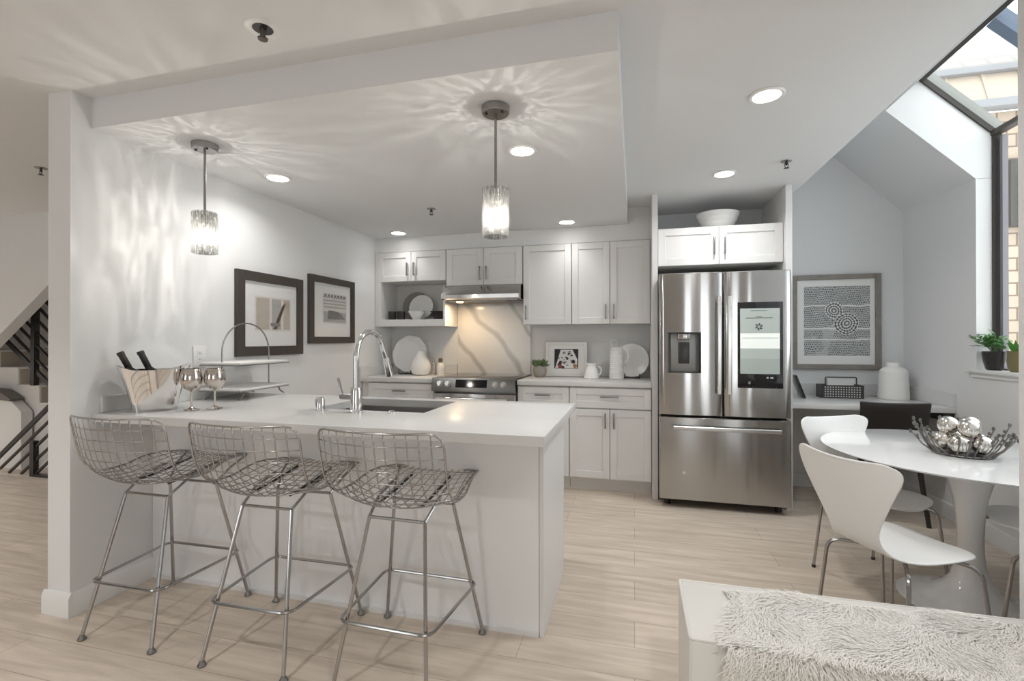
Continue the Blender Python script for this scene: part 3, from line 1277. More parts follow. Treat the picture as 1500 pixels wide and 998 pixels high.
# rounded outer edges
es = [e for e in m.bm.edges if len(e.link_faces) == 2 and abs(e.link_faces[0].normal.dot(e.link_faces[1].normal)) < .1]
m.bm.normal_update()
es = [e for e in m.bm.edges if len(e.link_faces) == 2 and abs(e.link_faces[0].normal.dot(e.link_faces[1].normal)) < .1
      and not any(PX0 + .1 < v.co.x < PX1 - .1 and PY0 + .1 < v.co.y < PY1 - .1 for v in e.verts)]
bmesh.ops.bevel(m.bm, geom=es, offset=.004, segments=2, profile=.5, affect='EDGES')
m.build('slab', QUARTZ, t)
MB().box(XL + .0005, 1.742, .9205, XL + .02, PY1, 1.0, .002, 1).build('backsplash', QUARTZ, t)

t = thing('sink', 'undermount stainless steel sink set in the peninsula worktop', 'sink', (-1.29, 2.34, .66))
m = MB()
a, b_, c_, d_ = SX0 - .006, SX1 + .006, SY0 - .006, SY1 + .006
m.box(a - .012, c_ - .012, .655, b_ + .012, d_ + .012, .665)
m.box(a - .012, c_ - .012, .665, a, d_ + .012, .8795)
m.box(b_, c_ - .012, .665, b_ + .012, d_ + .012, .8795)
m.box(a, c_ - .012, .665, b_, c_, .8795)
m.box(a, d_, .665, b_, d_ + .012, .8795)
m.build('basin', SINKM, t)
MB().lathe([(0, .666), (.045, .667), (.04, .672), (.02, .669), (0, .669)], 20, (-1.29, 2.36, 0)).build('drain', CHROME, t)

# faucet
fx, fy_ = -1.315, 2.062
t = thing('faucet', 'tall chrome gooseneck faucet with pull-down spray head at the sink', 'faucet', (fx, fy_, .92))
MB().lathe([(0, .92), (.034, .92), (.034, .928), (.030, .932), (.028, 1.02), (.024, 1.04), (0, 1.04)], 24, (fx, fy_, 0)).build('base', CHROME, t)
pts = [(fx, fy_, 1.03), (fx, fy_, 1.17)] + [tuple(p) for p in arc((fx, fy_ + .130, 1.185), .130, PI, .30, 16, (0, 1, 0), (0, 0, 1))]
e = Vector(pts[-1])
pts.append(tuple(e + Vector((0, .03, -.045))))
MB().tube(pts, .0145, 14).build('spout', CHROME, t)
e = Vector(pts[-1])
dvec = Vector((0, .40, -.92)).normalized()
m = MB()
m.cyl(e, e + dvec * .02, .0155, .019, 18)
m.cyl(e + dvec * .02, e + dvec * .11, .019, .0235, 18)
m.build('spray_head', CHROME, t)
m = MB()
m.cyl((fx - .025, fy_, .995), (fx - .085, fy_, .995), .015, seg=16)
m.tube([(fx - .075, fy_, 1.0), (fx - .085, fy_, 1.03), (fx - .098, fy_ - .004, 1.085)], .006, 10, radii=[.008, .006, .007])
m.build('handle', NICKEL, t)
tag(recenter(MB().lathe([(0, .9205), (.023, .9205), (.023, .975), (.019, .982), (0, .983)], 22, (-1.535, 2.085, 0)).build('air_gap', CHROME), (-1.535, 2.085, .92)),
    'short chrome cylinder cap on the worktop left of the faucet', 'air gap')
tag(recenter(MB().lathe([(0, .9205), (.02, .9205), (.02, .926), (.012, .932), (0, .933)], 18, (-1.135, 2.082, 0)).build('push_button', CHROME), (-1.135, 2.082, .92)),
    'small round chrome button on the worktop right of the faucet', 'button')


# ------------------------------------------------------------------ wire stools
def make_stool():
    t = thing('bar_stool', 'chrome wire bar stool at the peninsula, leftmost of the three', 'stool', (0, 0, 0), 'wire bar stools at the peninsula')
    # basket surface S(u, v): u across -1..1, v front edge of seat 0 .. top of back 1
    prof = spline([(0, .275, .690), (0, .17, .682), (0, .03, .655), (0, -.10, .645), (0, -.195, .668), (0, -.250, .735), (0, -.280, .82), (0, -.305, .955)], 10)
    L_ = [0]
    for i in range(1, len(prof)):
        L_.append(L_[-1] + (prof[i] - prof[i - 1]).length)
    tot = L_[-1]

    def pr(v):
        s = v * tot
        for i in range(1, len(L_)):
            if s <= L_[i] + 1e-9:
                f_ = (s - L_[i - 1]) / (L_[i] - L_[i - 1])
                return prof[i - 1].lerp(prof[i], f_)
        return prof[-1]

    def Sf(u, v):
        p = pr(v)
        if v < .55:
            k = v / .55
            hw = .205 + .045 * math.sin(k * PI / 2)
        else:
            hw = .25
        seat = max(0, 1 - v / .62)
        back = max(0, (v - .45) / .55)
        z = p.z + .05 * abs(u) ** 2.4 * min(1, seat * 1.6) * min(1, v * 3 + .12)
        y = p.y + .065 * abs(u) ** 2.2 * math.sin(min(1, back * 1.4) * PI / 2) + .03 * abs(u) ** 2 * (1 - back) * (-1 if v < .1 else 0)
        # the bend itself: sides cut the corner
        bend = math.exp(-((v - .52) / .14) ** 2)
        y += .06 * abs(u) ** 2 * bend
        z += .02 * abs(u) ** 2 * bend
        return Vector((u * hw, y, z))
    # rounded outline in (u,v)
    NU, NV = 13, 17
    m = MB()

    def vlim(u):
        d = max(0, abs(u) - .80) / .20
        return 1 - .06 * (1 - math.sqrt(max(0, 1 - d * d)))
    for i in range(1, NU):
        u = -1 + 2 * i / NU
        m.tube([Sf(u, vlim(u) * k / 22) for k in range(23)], .0022, 5)
    for j in range(1, NV):
        v = j / NV
        m.tube([Sf(-1 + 2 * k / 18, v) for k in range(19)], .0022, 5)
    m.build('wire_basket', WIRE, t, 180)
    out = [Sf(-1 + 2 * k / 16, 0) for k in range(17)] + [Sf(1, .93 * k / 20) for k in range(1, 21)] + \
          [Sf(1 - .03, .972), Sf(.9, .993)] + [Sf(.8 - 1.6 * k / 12, 1) for k in range(13)] + [Sf(-.9, .993), Sf(-.97, .972)] + \
          [Sf(-1, .93 * (1 - k / 20)) for k in range(20)]
    MB().tube(out, .0042, 7, True).build('rim', WIRE, t, 180)
    # two inverted U frames
    RB, FB = (.117, -.105, .590), (.137, .125, .585)
    for nm, (bx, by, bz), (ex, ey), top in (('rear', RB, (.185, -.235), (.075, .0, .655)), ('front', FB, (.23, .225), (.175, .255, .688))):
        m = MB()
        m.tube(fillet([(-bx, by, bz), (bx, by, bz)], .01), .0065, 8)
        m.build('crossbar', WIRE, t)
        for s in (-1, 1):
            m = MB()
            m.tube([(s * bx, by, bz), (s * ex, ey, .016)], .0075, 10)
            m.build('leg', WIRE, t)
            m = MB()
            m.lathe([(0, 0), (.015, 0), (.0165, .005), (.014, .011), (.010, .015), (.0085, .022), (0, .022)], 16, (s * ex, ey, 0))
            m.build('glide', mat('dark glide', (.26, .25, .24), .3, 1) if 'dark glide' not in bpy.data.materials else bpy.data.materials['dark glide'], t)
            m = MB()
            if nm == 'rear':
                m.tube([(s * bx, by, bz), (s * (bx + .012), by + .09, bz + .055), (s * .125, .10, .668)], .006, 8)
            else:
                m.tube([(s * bx, by, bz), (s * .165, by + .06, .645), (s * .185, .262, .688)], .006, 8)
            m.build('strut', WIRE, t)
    # footrest ring around the legs
    zr = .235
    k = (1 - zr / .590)
    rr = (.117 + (.185 - .117) * k + .026, -.105 + (-.235 + .105) * k - .024)
    ff = (.137 + (.23 - .137) * k + .024, .125 + (.225 - .125) * k + .012)
    pts = fillet([(-rr[0], rr[1], zr), (rr[0], rr[1], zr), (ff[0], ff[1], zr), (-ff[0], ff[1], zr)], .045, 6, True)
    MB().tube(pts, .0065, 8, True).build('footrest', WIRE, t)
    for x in (-.09, .09):
        m = MB()
        m.tube([(x, .20, .674), (x, .06, .651), (x, -.08, .638)], .006, 8)
        m.build('seat_rail', BLACKM, t)
    return t


st = make_stool()
st.location = (-2.093, 1.745, 0)
st.rotation_euler = (0, 0, R(1))
dup(st, (-1.456, 1.74, 0), R(1), 'chrome wire bar stool at the peninsula, middle of the three', 'wire bar stools at the peninsula')
dup(st, (-.874, 1.75, 0), R(-1), 'chrome wire bar stool nearest the open end of the peninsula', 'wire bar stools at the peninsula')

# ------------------------------------------------------------------ pendants
for (x, y, lab) in ((-2.155, 1.992, 'crackle glass pendant lamp hanging by the left wall'),
                    (-.584, 1.99, 'crackle glass pendant lamp hanging over the middle of the kitchen')):
    t = thing('pendant_lamp', lab, 'lamp', (x, y, ZK), 'pendant lamps')
    m = MB()
    m.lathe([(0, -.032), (.055, -.032), (.060, -.028), (.062, -.002), (0, -.0005)], 32, (x, y, ZK))
    ca = m.build('canopy', NICKEL, t)
    for dx in (-.036, .036):
        MB().cyl((x + dx, y - .02, ZK - .0325), (x + dx, y - .02, ZK - .037), .006, seg=10).build('screw', BLACKM, ca)
    MB().cyl((x, y, ZK - .03), (x, y, 1.915), .006, seg=10).build('rod', NICKEL, t)
    m = MB()
    m.lathe([(0, 1.872), (.019, 1.872), (.021, 1.90), (.021, 1.915), (.012, 1.926), (0, 1.928)], 20, (x, y, 0))
    m.build('socket', NICKEL, t)
    m = MB()
    m.lathe([(.060, 1.722), (.060, 1.93), (.057, 1.934), (.018, 1.936), (.018, 1.930), (.054, 1.929), (.0545, 1.722), (.060, 1.722)], 48, (x, y, 0))
    m.build('lamp_shade', CRACK, t)
    m = MB()
    m.lathe([(0, 1.775), (.012, 1.779), (.0195, 1.80), (.018, 1.825), (.010, 1.855), (.010, 1.872)], 20, (x, y, 0))
    bu = m.build('bulb', BULB, t)
    m = MB()
    m.lathe([(0, 1.816), (.0035, 1.818), (.0035, 1.848), (0, 1.85)], 8, (x, y, 0))
    m.build('filament', FILAM, bu)
    pl = bpy.data.lights.new('bulb_light', 'POINT')
    pl.energy = P_BULB
    pl.color = (1, .97, .93)
    pl.shadow_soft_size = .0025
    po = bpy.data.objects.new('bulb_light', pl)
    COL.objects.link(po)
    po.parent = t
    po.location = (0, 0, 1.803 - ZK)

# recessed downlights
RL = [(-2.154, 2.513, ZK, 'recessed downlight in the kitchen ceiling by the left wall'),
      (-.579, 2.478, ZK, 'recessed downlight right behind the middle pendant lamp'),
      (-2.164, 4.10, ZK, 'recessed downlight above the short wall cabinet at left'),
      (-.56, 4.08, ZK, 'recessed downlight above the tall wall cabinets'),
      (.608, 2.475, ZC, 'recessed downlight at right, nearest the sloped glazing'),
      (.609, 3.573, ZC, 'recessed downlight in front of the fridge cabinet')]
for x, y, z, lab in RL:
    t = thing('recessed_light', lab, 'ceiling light', (x, y, z), 'recessed downlights')
    MB().lathe([(.060, -.001), (.078, -.0005), (.080, -.004), (.074, -.009), (.062, -.008), (.060, -.001)], 36, (x, y, z)).build('trim_ring', PLASTIC, t)
    MB().lathe([(0, -.0085), (.061, -.0075), (.061, -.0005), (0, -.0005)], 36, (x, y, z)).build('lens', SEMIT, t)
    l = area_light('downlight', (0, 0, -.012), (0, 0, 0), .12, .12, P_RECESS * (.3 if y > 4 else 1.9 if x > 0 else 1), (1, .985, .965), 'DISK', R(150 if y < 4 else 110))
    l.parent = t
for x, y in ((-5.2, 1.0), (-7.2, 1.6), (-3.6, 0.4), (-1.6, .2), (.6, .2), (-3.6, -2), (-1.2, -2), (1.2, -2)):  # unseen downlights added to fill the living room and stair hall
    t = thing('recessed_light', 'unseen recessed downlight added for fill, outside the view', 'ceiling light', (x, y, ZC), 'added fill downlights')
    MB().lathe([(.060, -.001), (.078, -.0005), (.080, -.004), (.074, -.009), (.062, -.008), (.060, -.001)], 24, (x, y, ZC)).build('trim_ring', PLASTIC, t)
    MB().lathe([(0, -.0085), (.061, -.0075), (.061, -.0005), (0, -.0005)], 24, (x, y, ZC)).build('lens', SEMIT, t)
    l = area_light('downlight', (0, 0, -.012), (0, 0, 0), .12, .12, P_LIVING * (2.2 if x < -5 else 1), (1, .985, .965), 'DISK', R(112))
    l.parent = t


def sprinkler(x, y, z, label):
    t = thing('sprinkler', label, 'sprinkler', (x, y, z), 'ceiling sprinklers')
    MB().lathe([(0, -.0045), (.032, -.004), (.034, -.0005), (0, -.0003)], 24, (x, y, z)).build('escutcheon', NICKEL, t)
    m = MB()
    m.cyl((x, y, z - .004), (x, y, z - .028), .008, .006, 12)
    for s in (-1, 1):
        m.tube([(x + s * .007, y, z - .012), (x + s * .012, y, z - .03), (x + s * .003, y, z - .044)], .0022, 6)
    m.lathe([(0, -.048), (.016, -.047), (.016, -.045), (0, -.043)], 16, (x, y, z))
    m.build('head', BLACKM, t)


sprinkler(-1.521, 3.415, ZK, 'small dark sprinkler head in the lower kitchen ceiling')
sprinkler(.957, 3.428, ZC, 'small dark sprinkler head near the right ceiling edge')
sprinkler(-3.858, 2.307, ZC, 'small dark sprinkler head over the stair hall')
x, y = -1.334, 1.479
t = thing('sprinkler', 'recessed sprinkler in a white cup, ceiling above the stools', 'sprinkler', (x, y, ZC), 'ceiling sprinklers')
MB().lathe([(.036, -.002), (.058, -.003), (.062, -.0005), (.036, -.0004)], 32, (x, y, ZC)).build('escutcheon', PLASTIC, t)
MB().lathe([(0, -.0015), (.037, -.0015), (.037, -.0005), (0, -.0005)], 24, (x, y, ZC)).build('recess', BLACKM, t)
m = MB()
m.cyl((x, y, ZC - .001), (x, y, ZC - .03), .012, .009, 14)
m.lathe([(0, -.042), (.017, -.041), (.018, -.036), (.008, -.03), (0, -.03)], 16, (x, y, ZC))
m.build('head', mat('dull bronze', (.12, .10, .09), .4, .8), t)


# ------------------------------------------------------------------ wall pictures on the left wall
def left_picture(label, y0, y1, z0, z1, fw, arts):
    t = thing('picture_frame', label, 'picture', (XL, (y0 + y1) / 2, z0))
    x0 = XL + .0005
    m = MB()
    d = .028
    m.box(x0, y0, z0, x0 + d, y0 + fw, z1, .002, 1)
    m.box(x0, y1 - fw, z0, x0 + d, y1, z1, .002, 1)
    m.box(x0, y0 + fw - .001, z0, x0 + d, y1 - fw + .001, z0 + fw, .002, 1)
    m.box(x0, y0 + fw - .001, z1 - fw, x0 + d, y1 - fw + .001, z1, .002, 1)
    m.build('frame', FRAMEB, t)
    MB().box(x0, y0 + fw, z0 + fw, x0 + .014, y1 - fw, z1 - fw).build('mat_board', MATB, t)
    m = MB()
    mats = []
    for mt, pts in arts:
        if mt not in mats:
            mats.append(mt)
    xa = x0 + .0142
    for i, (mt, pts) in enumerate(arts):
        m.mi = mats.index(mt)
        m.prism([(y0 + (y1 - y0) * a, z0 + (z1 - z0) * b) for a, b in pts], xa, xa + .0008 + .0005 * i, 'x')
    m.build('print', mats, t)
    m = MB()
    m.box(x0 + .020, y0 + fw, z0 + fw, x0 + .0215, y1 - fw, z1 - fw)
    m.build('glass', m_clear('picture glass', (1, 1, 1), .05, .02) if 'picture glass' not in bpy.data.materials else bpy.data.materials['picture glass'], t)


def rect(a0, b0, a1, b1):
    return [(a0, b0), (a1, b0), (a1, b1), (a0, b1)]


left_picture('dark framed beige print with a diagonal brown stroke, nearer left wall picture', 2.548, 3.183, 1.164, 1.738, .065,
             [(PH_LT, rect(.25, .30, .80, .72)), (PH_TAN, rect(.27, .32, .46, .70)), (PH_GR, rect(.50, .32, .64, .70)), (PH_TAN, rect(.68, .32, .78, .70)),
              (PH_DK, [(.52, .32), (.57, .32), (.70, .62), (.71, .67), (.66, .62), (.58, .46)]), (PH_MD, rect(.48, .36, .62, .40))])
left_picture('dark framed grey striped print, left wall picture nearer the kitchen corner', 3.262, 3.888, 1.243, 1.801, .055,
             [(PH_LT, rect(.28, .30, .82, .76)), (PH_GR, rect(.30, .32, .80, .48)), (PH_MD, [(.38, .37), (.78, .37), (.70, .45), (.60, .49), (.40, .50)])] +
             [(PH_GR, rect(.30, .54 + .05 * k, .80, .56 + .05 * k)) for k in range(4)] +
             [(PH_MD, rect(.32 + .07 * k, .71, .35 + .07 * k, .74)) for k in range(7)])


def outlet(label, c, nrm, w_=.075, h_=.115, kind='outlet'):
    """wall plate; nrm 'x' faces +x, 'y' faces -y"""
    t = thing('wall_outlet' if kind == 'outlet' else 'light_switch', label, kind, c)
    mt = Matrix.Translation(c) @ (Matrix.Identity(4) if nrm == 'y' else Matrix.Rotation(PI / 2, 4, 'Z'))
    m = MB().box(-w_ / 2, -.007, -h_ / 2, w_ / 2, -.0005, h_ / 2, .003)
    m.xform(mt).build('plate', PLASTIC, t)
    m = MB()
    m.box(-.017, -.009, -.034, .017, -.006, .034, .0015, 1)
    ins = m.xform(mt).build('insert', TRIM, t)
    if kind == 'outlet':
        m = MB()
        for z in (-.017, .017):
            for x in (-.005, .005):
                m.box(x - .0012, -.0098, z - .005, x + .0012, -.0088, z + .005)
        m.xform(mt).build('slot', GAP, t)


outlet('white double outlet on the left wall behind the goblets', (XL, 2.29, 1.175), 'x', .085, .125)
outlet('white switch plate on the wall beside the scalloped platter', (-2.10, YB, 1.19), 'y', .07, .11, 'switch')
outlet('white outlet plate on the wall above the tall ribbed jug', (-.19, YB, 1.225), 'y')

# ------------------------------------------------------------------ on the peninsula
# ice bucket: tapered oval tub, rim raised at both ends
bc = Vector((-2.352, 1.884, .9205))
ang = math.atan2(.142, .096)
t = thing('ice_bucket', 'polished silver ice bucket with flared ends holding two bottles', 'bucket', bc)


def bucket_ring(s, ins=0.):
    hx, hy = .090 + .050 * s - ins, .064 + .030 * s - ins
    pts = []
    for k in range(48):
        a = 2 * PI * k / 48
        c, q = math.cos(a), math.sin(a)
        x = hx * math.copysign(abs(c) ** .55, c)
        y = hy * math.copysign(abs(q) ** .55, q)
        z = .205 * s
        if s > 0:
            e = max(0, (abs(x) / hx - .55) / .45)
            z += s * .028 * e ** 2
            x += math.copysign(s ** 3 * .014 * e ** 2, x)
        pts.append(Vector((x, y, z)))
    return pts


Mb = Matrix.Translation(bc) @ Matrix.Rotation(ang, 4, 'Z')
rs = [[Mb @ p for p in bucket_ring(i / 10)] for i in range(11)] + [[Mb @ p for p in bucket_ring(1 - i / 6 * .94, .004)] for i in range(7)]
MB().rings(rs).build('tub', SILVER, t)
# bottles leaning in the bucket
for i, (o_, tilt) in enumerate((((-.040, .012), -.42), ((.032, .012), -.40))):
    base = Mb @ Vector((o_[0] + .025, o_[1], .024))
    tdir = (Matrix.Rotation(ang, 3, 'Z') @ Vector((math.sin(tilt), 0, math.cos(tilt)))).normalized()
    top = Vector((0, 0, 1))
    q = top.rotation_difference(tdir).to_matrix().to_4x4()
    Mm = Matrix.Translation(base) @ q
    t = thing('wine_bottle', 'dark wine bottle leaning in the ice bucket, ' + ('the left one' if i == 0 else 'the right one'), 'bottle', base, 'bottles in the ice bucket')
    m = MB().lathe([(0, 0), (.028, 0), (.030, .004), (.030, .165), (.026, .185), (.0145, .205), (.0135, .215)], 24)
    m.xform(Mm).build('body', BLACKG, t)
    m = MB().lathe([(.0138, .213), (.0145, .214), (.0145, .278), (.016, .280), (.016, .290), (.0145, .296), (0, .296)], 20)
    m.xform(Mm).build('neck_foil', BLACKC, t)

for (x, y, lab) in ((-2.165, 1.925, 'rose silver metal goblet next to the ice bucket'), (-2.088, 1.99, 'rose silver metal goblet beside the tiered stand')):
    t = thing('goblet', lab, 'goblet', (x, y, .9205), 'metal goblets')
    MB().lathe([(0, .003), (.036, 0), (.037, .002), (.012, .010), (.005, .018), (.0045, .085), (.008, .094), (0, .096)], 28, (x, y, .9205)).build('stem', ROSE, t)
    MB().lathe([(0, .094), (.012, .096), (.034, .110), (.047, .135), (.0495, .16), (.045, .188), (.0395, .207), (.0380, .207), (.043, .187), (.047, .16), (.044, .135), (.03, .112), (0, .10)], 32,
               (x, y, .9205)).build('bowl', ROSE, t)

# two tier stand
sc_ = Vector((-2.345, 2.47, .9205))
t = thing('tiered_stand', 'two-tier white tray stand with an arched wire handle, by the left wall', 'stand', sc_)
Mt = Matrix.Translation(sc_) @ Matrix.Rotation(R(4), 4, 'Z')
for z in (.055, .207):
    m = MB().box(-.135, -.215, z, .135, .215, z + .014, .003)
    m.xform(Mt)
    m.build('tray', WHITEM, t)
    m = MB().tube([(-.137, -.217, z - .003), (.137, -.217, z - .003), (.137, .217, z - .003), (-.137, .217, z - .003)], .0032, 6, True)
    m.xform(Mt).build('tray_rim', HANDLE, t)
m = MB()
m.tube([(0, -.200, .055), (0, -.200, .28)] + [tuple(p) for p in arc((0, 0, .28), .200, PI, 0, 18, (0, 1, 0), (0, 0, .88))] + [(0, .200, .28), (0, .200, .055)], .0045, 8)
m.xform(Mt).build('arch_handle', NICKEL, t)
for x in (-.11, .11):
    for s in (-1, 1):
        m = MB().tube(spline([(x, s * .15, .053), (x, s * .160, .030), (x, s * .182, .014), (x, s * .202, .0045)], 4), .0045, 7)
        m.xform(Mt).build('leg', HANDLE, t)

# ------------------------------------------------------------------ dishes in the niche
SZ = 1.4725
def leaning_plate(name, label, c, r, m_, lean=.16, prof=None, mats=None):
    """plate standing on its rim at c (bottom point), leaning back against +y"""
    pf = prof or [(0, .004), (r * .55, 0), (r * .62, .002), (r * .97, .014), (r, .017), (r * .985, .019), (r * .62, .008), (r * .55, .006), (0, .008)]
    mm = MB().lathe(pf, 48)
    # lathe axis z -> facing -y, standing on rim
    X = Matrix.Translation(c) @ Matrix.Rotation(-lean, 4, 'X') @ Matrix.Translation((0, 0, r)) @ Matrix.Rotation(PI / 2, 4, 'X')
    return tag(recenter(mm.xform(X).build(name, m_), c), label, 'plate')


leaning_plate('charger_plate', 'large dark grey charger plate at the back of the dish niche', (-2.205, 4.545, SZ + .001), .150, CHARGER, .2)
leaning_plate('dinner_plate', 'white plate leaning on the grey charger in the dish niche', (-2.125, 4.497, SZ + .001), .133, WHITEC, .24)
t_ = MB().lathe([(0, .004), (.035, 0), (.04, .003), (.085, .075), (.086, .085), (.083, .085), (.04, .01), (0, .009)], 36, (-2.11, 4.385, SZ + .0005)).build('small_bowl', WHITEC)
tag(recenter(t_, (-2.11, 4.385, SZ)), 'small white bowl in front of the plates in the niche', 'bowl')
for x, lab, rot in ((-2.375, 'black mug at the left end of the dish niche', 2.6), (-2.275, 'black mug with its handle right, next to the white bowl', 0.)):
    t = thing('mug', lab, 'mug', (x, 4.37, SZ), 'black mugs')
    MB().lathe([(0, .002), (.034, .001), (.037, .006), (.041, .085), (.038, .085), (.034, .01), (0, .008)], 28, (x, 4.37, SZ)).build('cup', BLACKC, t)
    pts = arc((0, 0, 0), .024, -1.3, 1.3, 10, (1, 0, 0), (0, 0, 1.1))
    Mh = Matrix.Translation((x, 4.37, SZ + .045)) @ Matrix.Rotation(rot, 4, 'Z') @ Matrix.Translation((.034, 0, 0))
    MB().tube(pts, .005, 8).xform(Mh).build('handle', BLACKC, t)
for k in range(3):
    z = SZ + .0005 + .022 * k
    o = MB().lathe([(0, .002), (.045, 0), (.05, .004), (.080, .034), (.081, .038), (.077, .038), (.045, .01), (0, .008)], 32, (-1.893, 4.42, z)).build('black_bowl', BLACKC)
    tag(recenter(o, (-1.893, 4.42, z)), ('bottom', 'middle', 'topmost')[k] + ' shallow black bowl of the stack at the right of the niche', 'bowl', 'stacked black bowls')

# ------------------------------------------------------------------ on the left counter
CZ = .9205
t = thing('platter', 'large white scalloped platter standing left of the pear-shaped vase', 'plate', (-2.245, 4.46, CZ))
r = .190
sc8 = lambda a, z: 1 + (.045 * (abs(math.sin(a * 4.5)) - .6))
m = MB().lathe([(0, .004), (r * .6, 0), (r * .7, .003), (r, .022), (r * .985, .025), (r * .68, .010), (r * .6, .007), (0, .009)], 90, wob=sc8)
X = Matrix.Translation((-2.245, 4.47, CZ + .02)) @ Matrix.Rotation(-.22, 4, 'X') @ Matrix.Translation((0, 0, r)) @ Matrix.Rotation(PI / 2, 4, 'X')
m.xform(X).build('dish', WHITEC, t)


def easel(label, c, w_):
    t = thing('plate_stand', label, 'plate stand', c, 'plate stands')
    for s in (-1, 1):
        m = MB()
        x = s * w_ / 2
        m.tube(spline([(x, -.065, .045), (x, -.07, .025), (x, -.055, .006), (x, -.02, .0045), (x * .6, .05, .0045), (x * .5, .075, .10)], 5), .0042, 7)
        m.xform(Matrix.Translation(c)).build('prong', BLACKM, t)
    m = MB().tube([(-w_ / 2, -.03, .005), (w_ / 2, -.03, .005)], .004, 7)
    m.xform(Matrix.Translation(c)).build('crossbar', BLACKM, t)
    return t


easel('black wire plate stand under the scalloped platter', (-2.255, 4.475, CZ), .135)
o = MB().lathe([(0, .002), (.06, 0), (.082, .012), (.098, .05), (.100, .085), (.088, .125), (.066, .165), (.045, .20), (.034, .228), (.031, .24), (.026, .24), (.03, .22), (0, .215)], 40, (-2.055, 4.36, CZ)).build('vase', WHITEM)
tag(recenter(o, (-2.055, 4.36, CZ)), 'white pear-shaped vase in front of the scalloped platter', 'vase')
t = thing('glass_bottle', 'clear empty glass bottle beside the capped cream bottle', 'bottle', (-1.935, 4.40, CZ))
MB().lathe([(0, .002), (.024, 0), (.028, .006), (.028, .10), (.020, .125), (.012, .14), (.012, .175), (.014, .178), (.010, .178), (.010, .14), (.024, .10), (.024, .01), (0, .008)], 24, (-1.935, 4.40, CZ)).build('body', CLEAR, t)
t = thing('lotion_bottle', 'cream filled bottle with a brown cap on the left counter', 'bottle', (-1.862, 4.40, CZ))
MB().lathe([(0, .002), (.034, 0), (.038, .006), (.038, .095), (.030, .112), (.016, .122), (.016, .130), (0, .131)], 26, (-1.862, 4.40, CZ)).build('body', WARMB, t)
MB().lathe([(0, .129), (.02, .129), (.02, .165), (.018, .168), (0, .168)], 20, (-1.862, 4.40, CZ)).build('cap', CORK, t)

# ------------------------------------------------------------------ on the right counter
x, y = -.865, 4.42
t = thing('potted_succulent', 'small green succulent in a round grey woven pot', 'plant', (x, y, CZ))
MB().lathe([(0, .001), (.04, 0), (.055, .015), (.066, .05), (.064, .08), (.052, .108), (.047, .108), (.055, .08), (.05, .095), (0, .094)], 30, (x, y, CZ)).build('pot', POTG, t)
m = MB()
rnd = random.Random(3)
for k in range(70):
    a = rnd.uniform(0, 2 * PI)
    el = rnd.uniform(.25, 1.45)
    ln = rnd.uniform(.05, .085)
    d = Vector((math.cos(a) * math.cos(el), math.sin(a) * math.cos(el), math.sin(el)))
    p = Vector((x + .025 * math.cos(a), y + .025 * math.sin(a), CZ + .092))
    s = d.orthogonal().normalized()
    nrm = d.cross(s)
    tip = p + d * ln
    mid = p + d * ln * .65
    m.rings([[p + s * .003, p + nrm * .002, p - s * .003, p - nrm * .002], [mid + s * .011, mid + nrm * .004, mid - s * .011, mid - nrm * .004], [tip + s * .004, tip + nrm * .002, tip - s * .004, tip - nrm * .002]])
m.build('leaves', LEAFD, t)

t = thing('picture_frame', 'white framed black and white picture leaning on the right counter', 'picture', (-.632, 4.53, CZ))
Mp = Matrix.Translation((-.632, 4.525, CZ + .002)) @ Matrix.Rotation(-.13, 4, 'X')
W2, H2, fw = .198, .330, .028
m = MB()
m.box(-W2, 0, 0, -W2 + fw, .018, H2, .002, 1)
m.box(W2 - fw, 0, 0, W2, .018, H2, .002, 1)
m.box(-W2 + fw - .001, 0, 0, W2 - fw + .001, .018, fw, .002, 1)
m.box(-W2 + fw - .001, 0, H2 - fw, W2 - fw + .001, .018, H2, .002, 1)
m.xform(Mp).build('frame', FRAMEW, t)
MB().box(-W2 + fw, .008, fw, W2 - fw, .016, H2 - fw).xform(Mp).build('mat_board', MATB, t)
m = MB()
arts = [(0, [(-.115, .075), (.115, .075), (.115, .262), (-.115, .262)]),
        (1, [(-.105, .080), (.105, .080), (.105, .165), (.06, .255), (-.055, .255)])]
for k in range(26):
    xx, zz = rnd.uniform(-.085, .085), rnd.uniform(.10, .245)
    if abs(xx) > .1 - (zz - .08) * .3:
        continue
    s1, s2 = rnd.uniform(.006, .018), rnd.uniform(.003, .007)
    arts.append((rnd.choice([0, 0, 4]), [(xx - s1, zz - s2), (xx + s1, zz - s2 * .3), (xx + s1 * .8, zz + s2), (xx - s1 * .6, zz + s2)]))
for mi, cx, cz, rr in ((0, -.058, .125, .016), (2, -.058, .095, .02), (0, .068, .14, .018), (3, .085, .10, .02), (0, .01, .17, .012), (0, -.03, .085, .014)):
    arts.append((mi, [(cx + rr * math.cos(2 * PI * k / 10), cz + rr * math.sin(2 * PI * k / 10)) for k in range(10)]))
for i, (mi, pts) in enumerate(arts):
    m.mi = mi
    m.prism(pts, .0078 - .0002 * i, .008)
m.xform(Mp).build('print', [PH_BK, PH_WH, PH_RED, PH_OCH, PH_MD], t)


def jug_handle(c, r, sz, m_, par, rad=.008):
    pts = arc((0, 0, 0), r, -1.35, 1.45, 12, (1, 0, 0), (0, 0, sz))
    MB().tube(pts, rad, 10).xform(Matrix.Translation(c)).build('handle', m_, par)


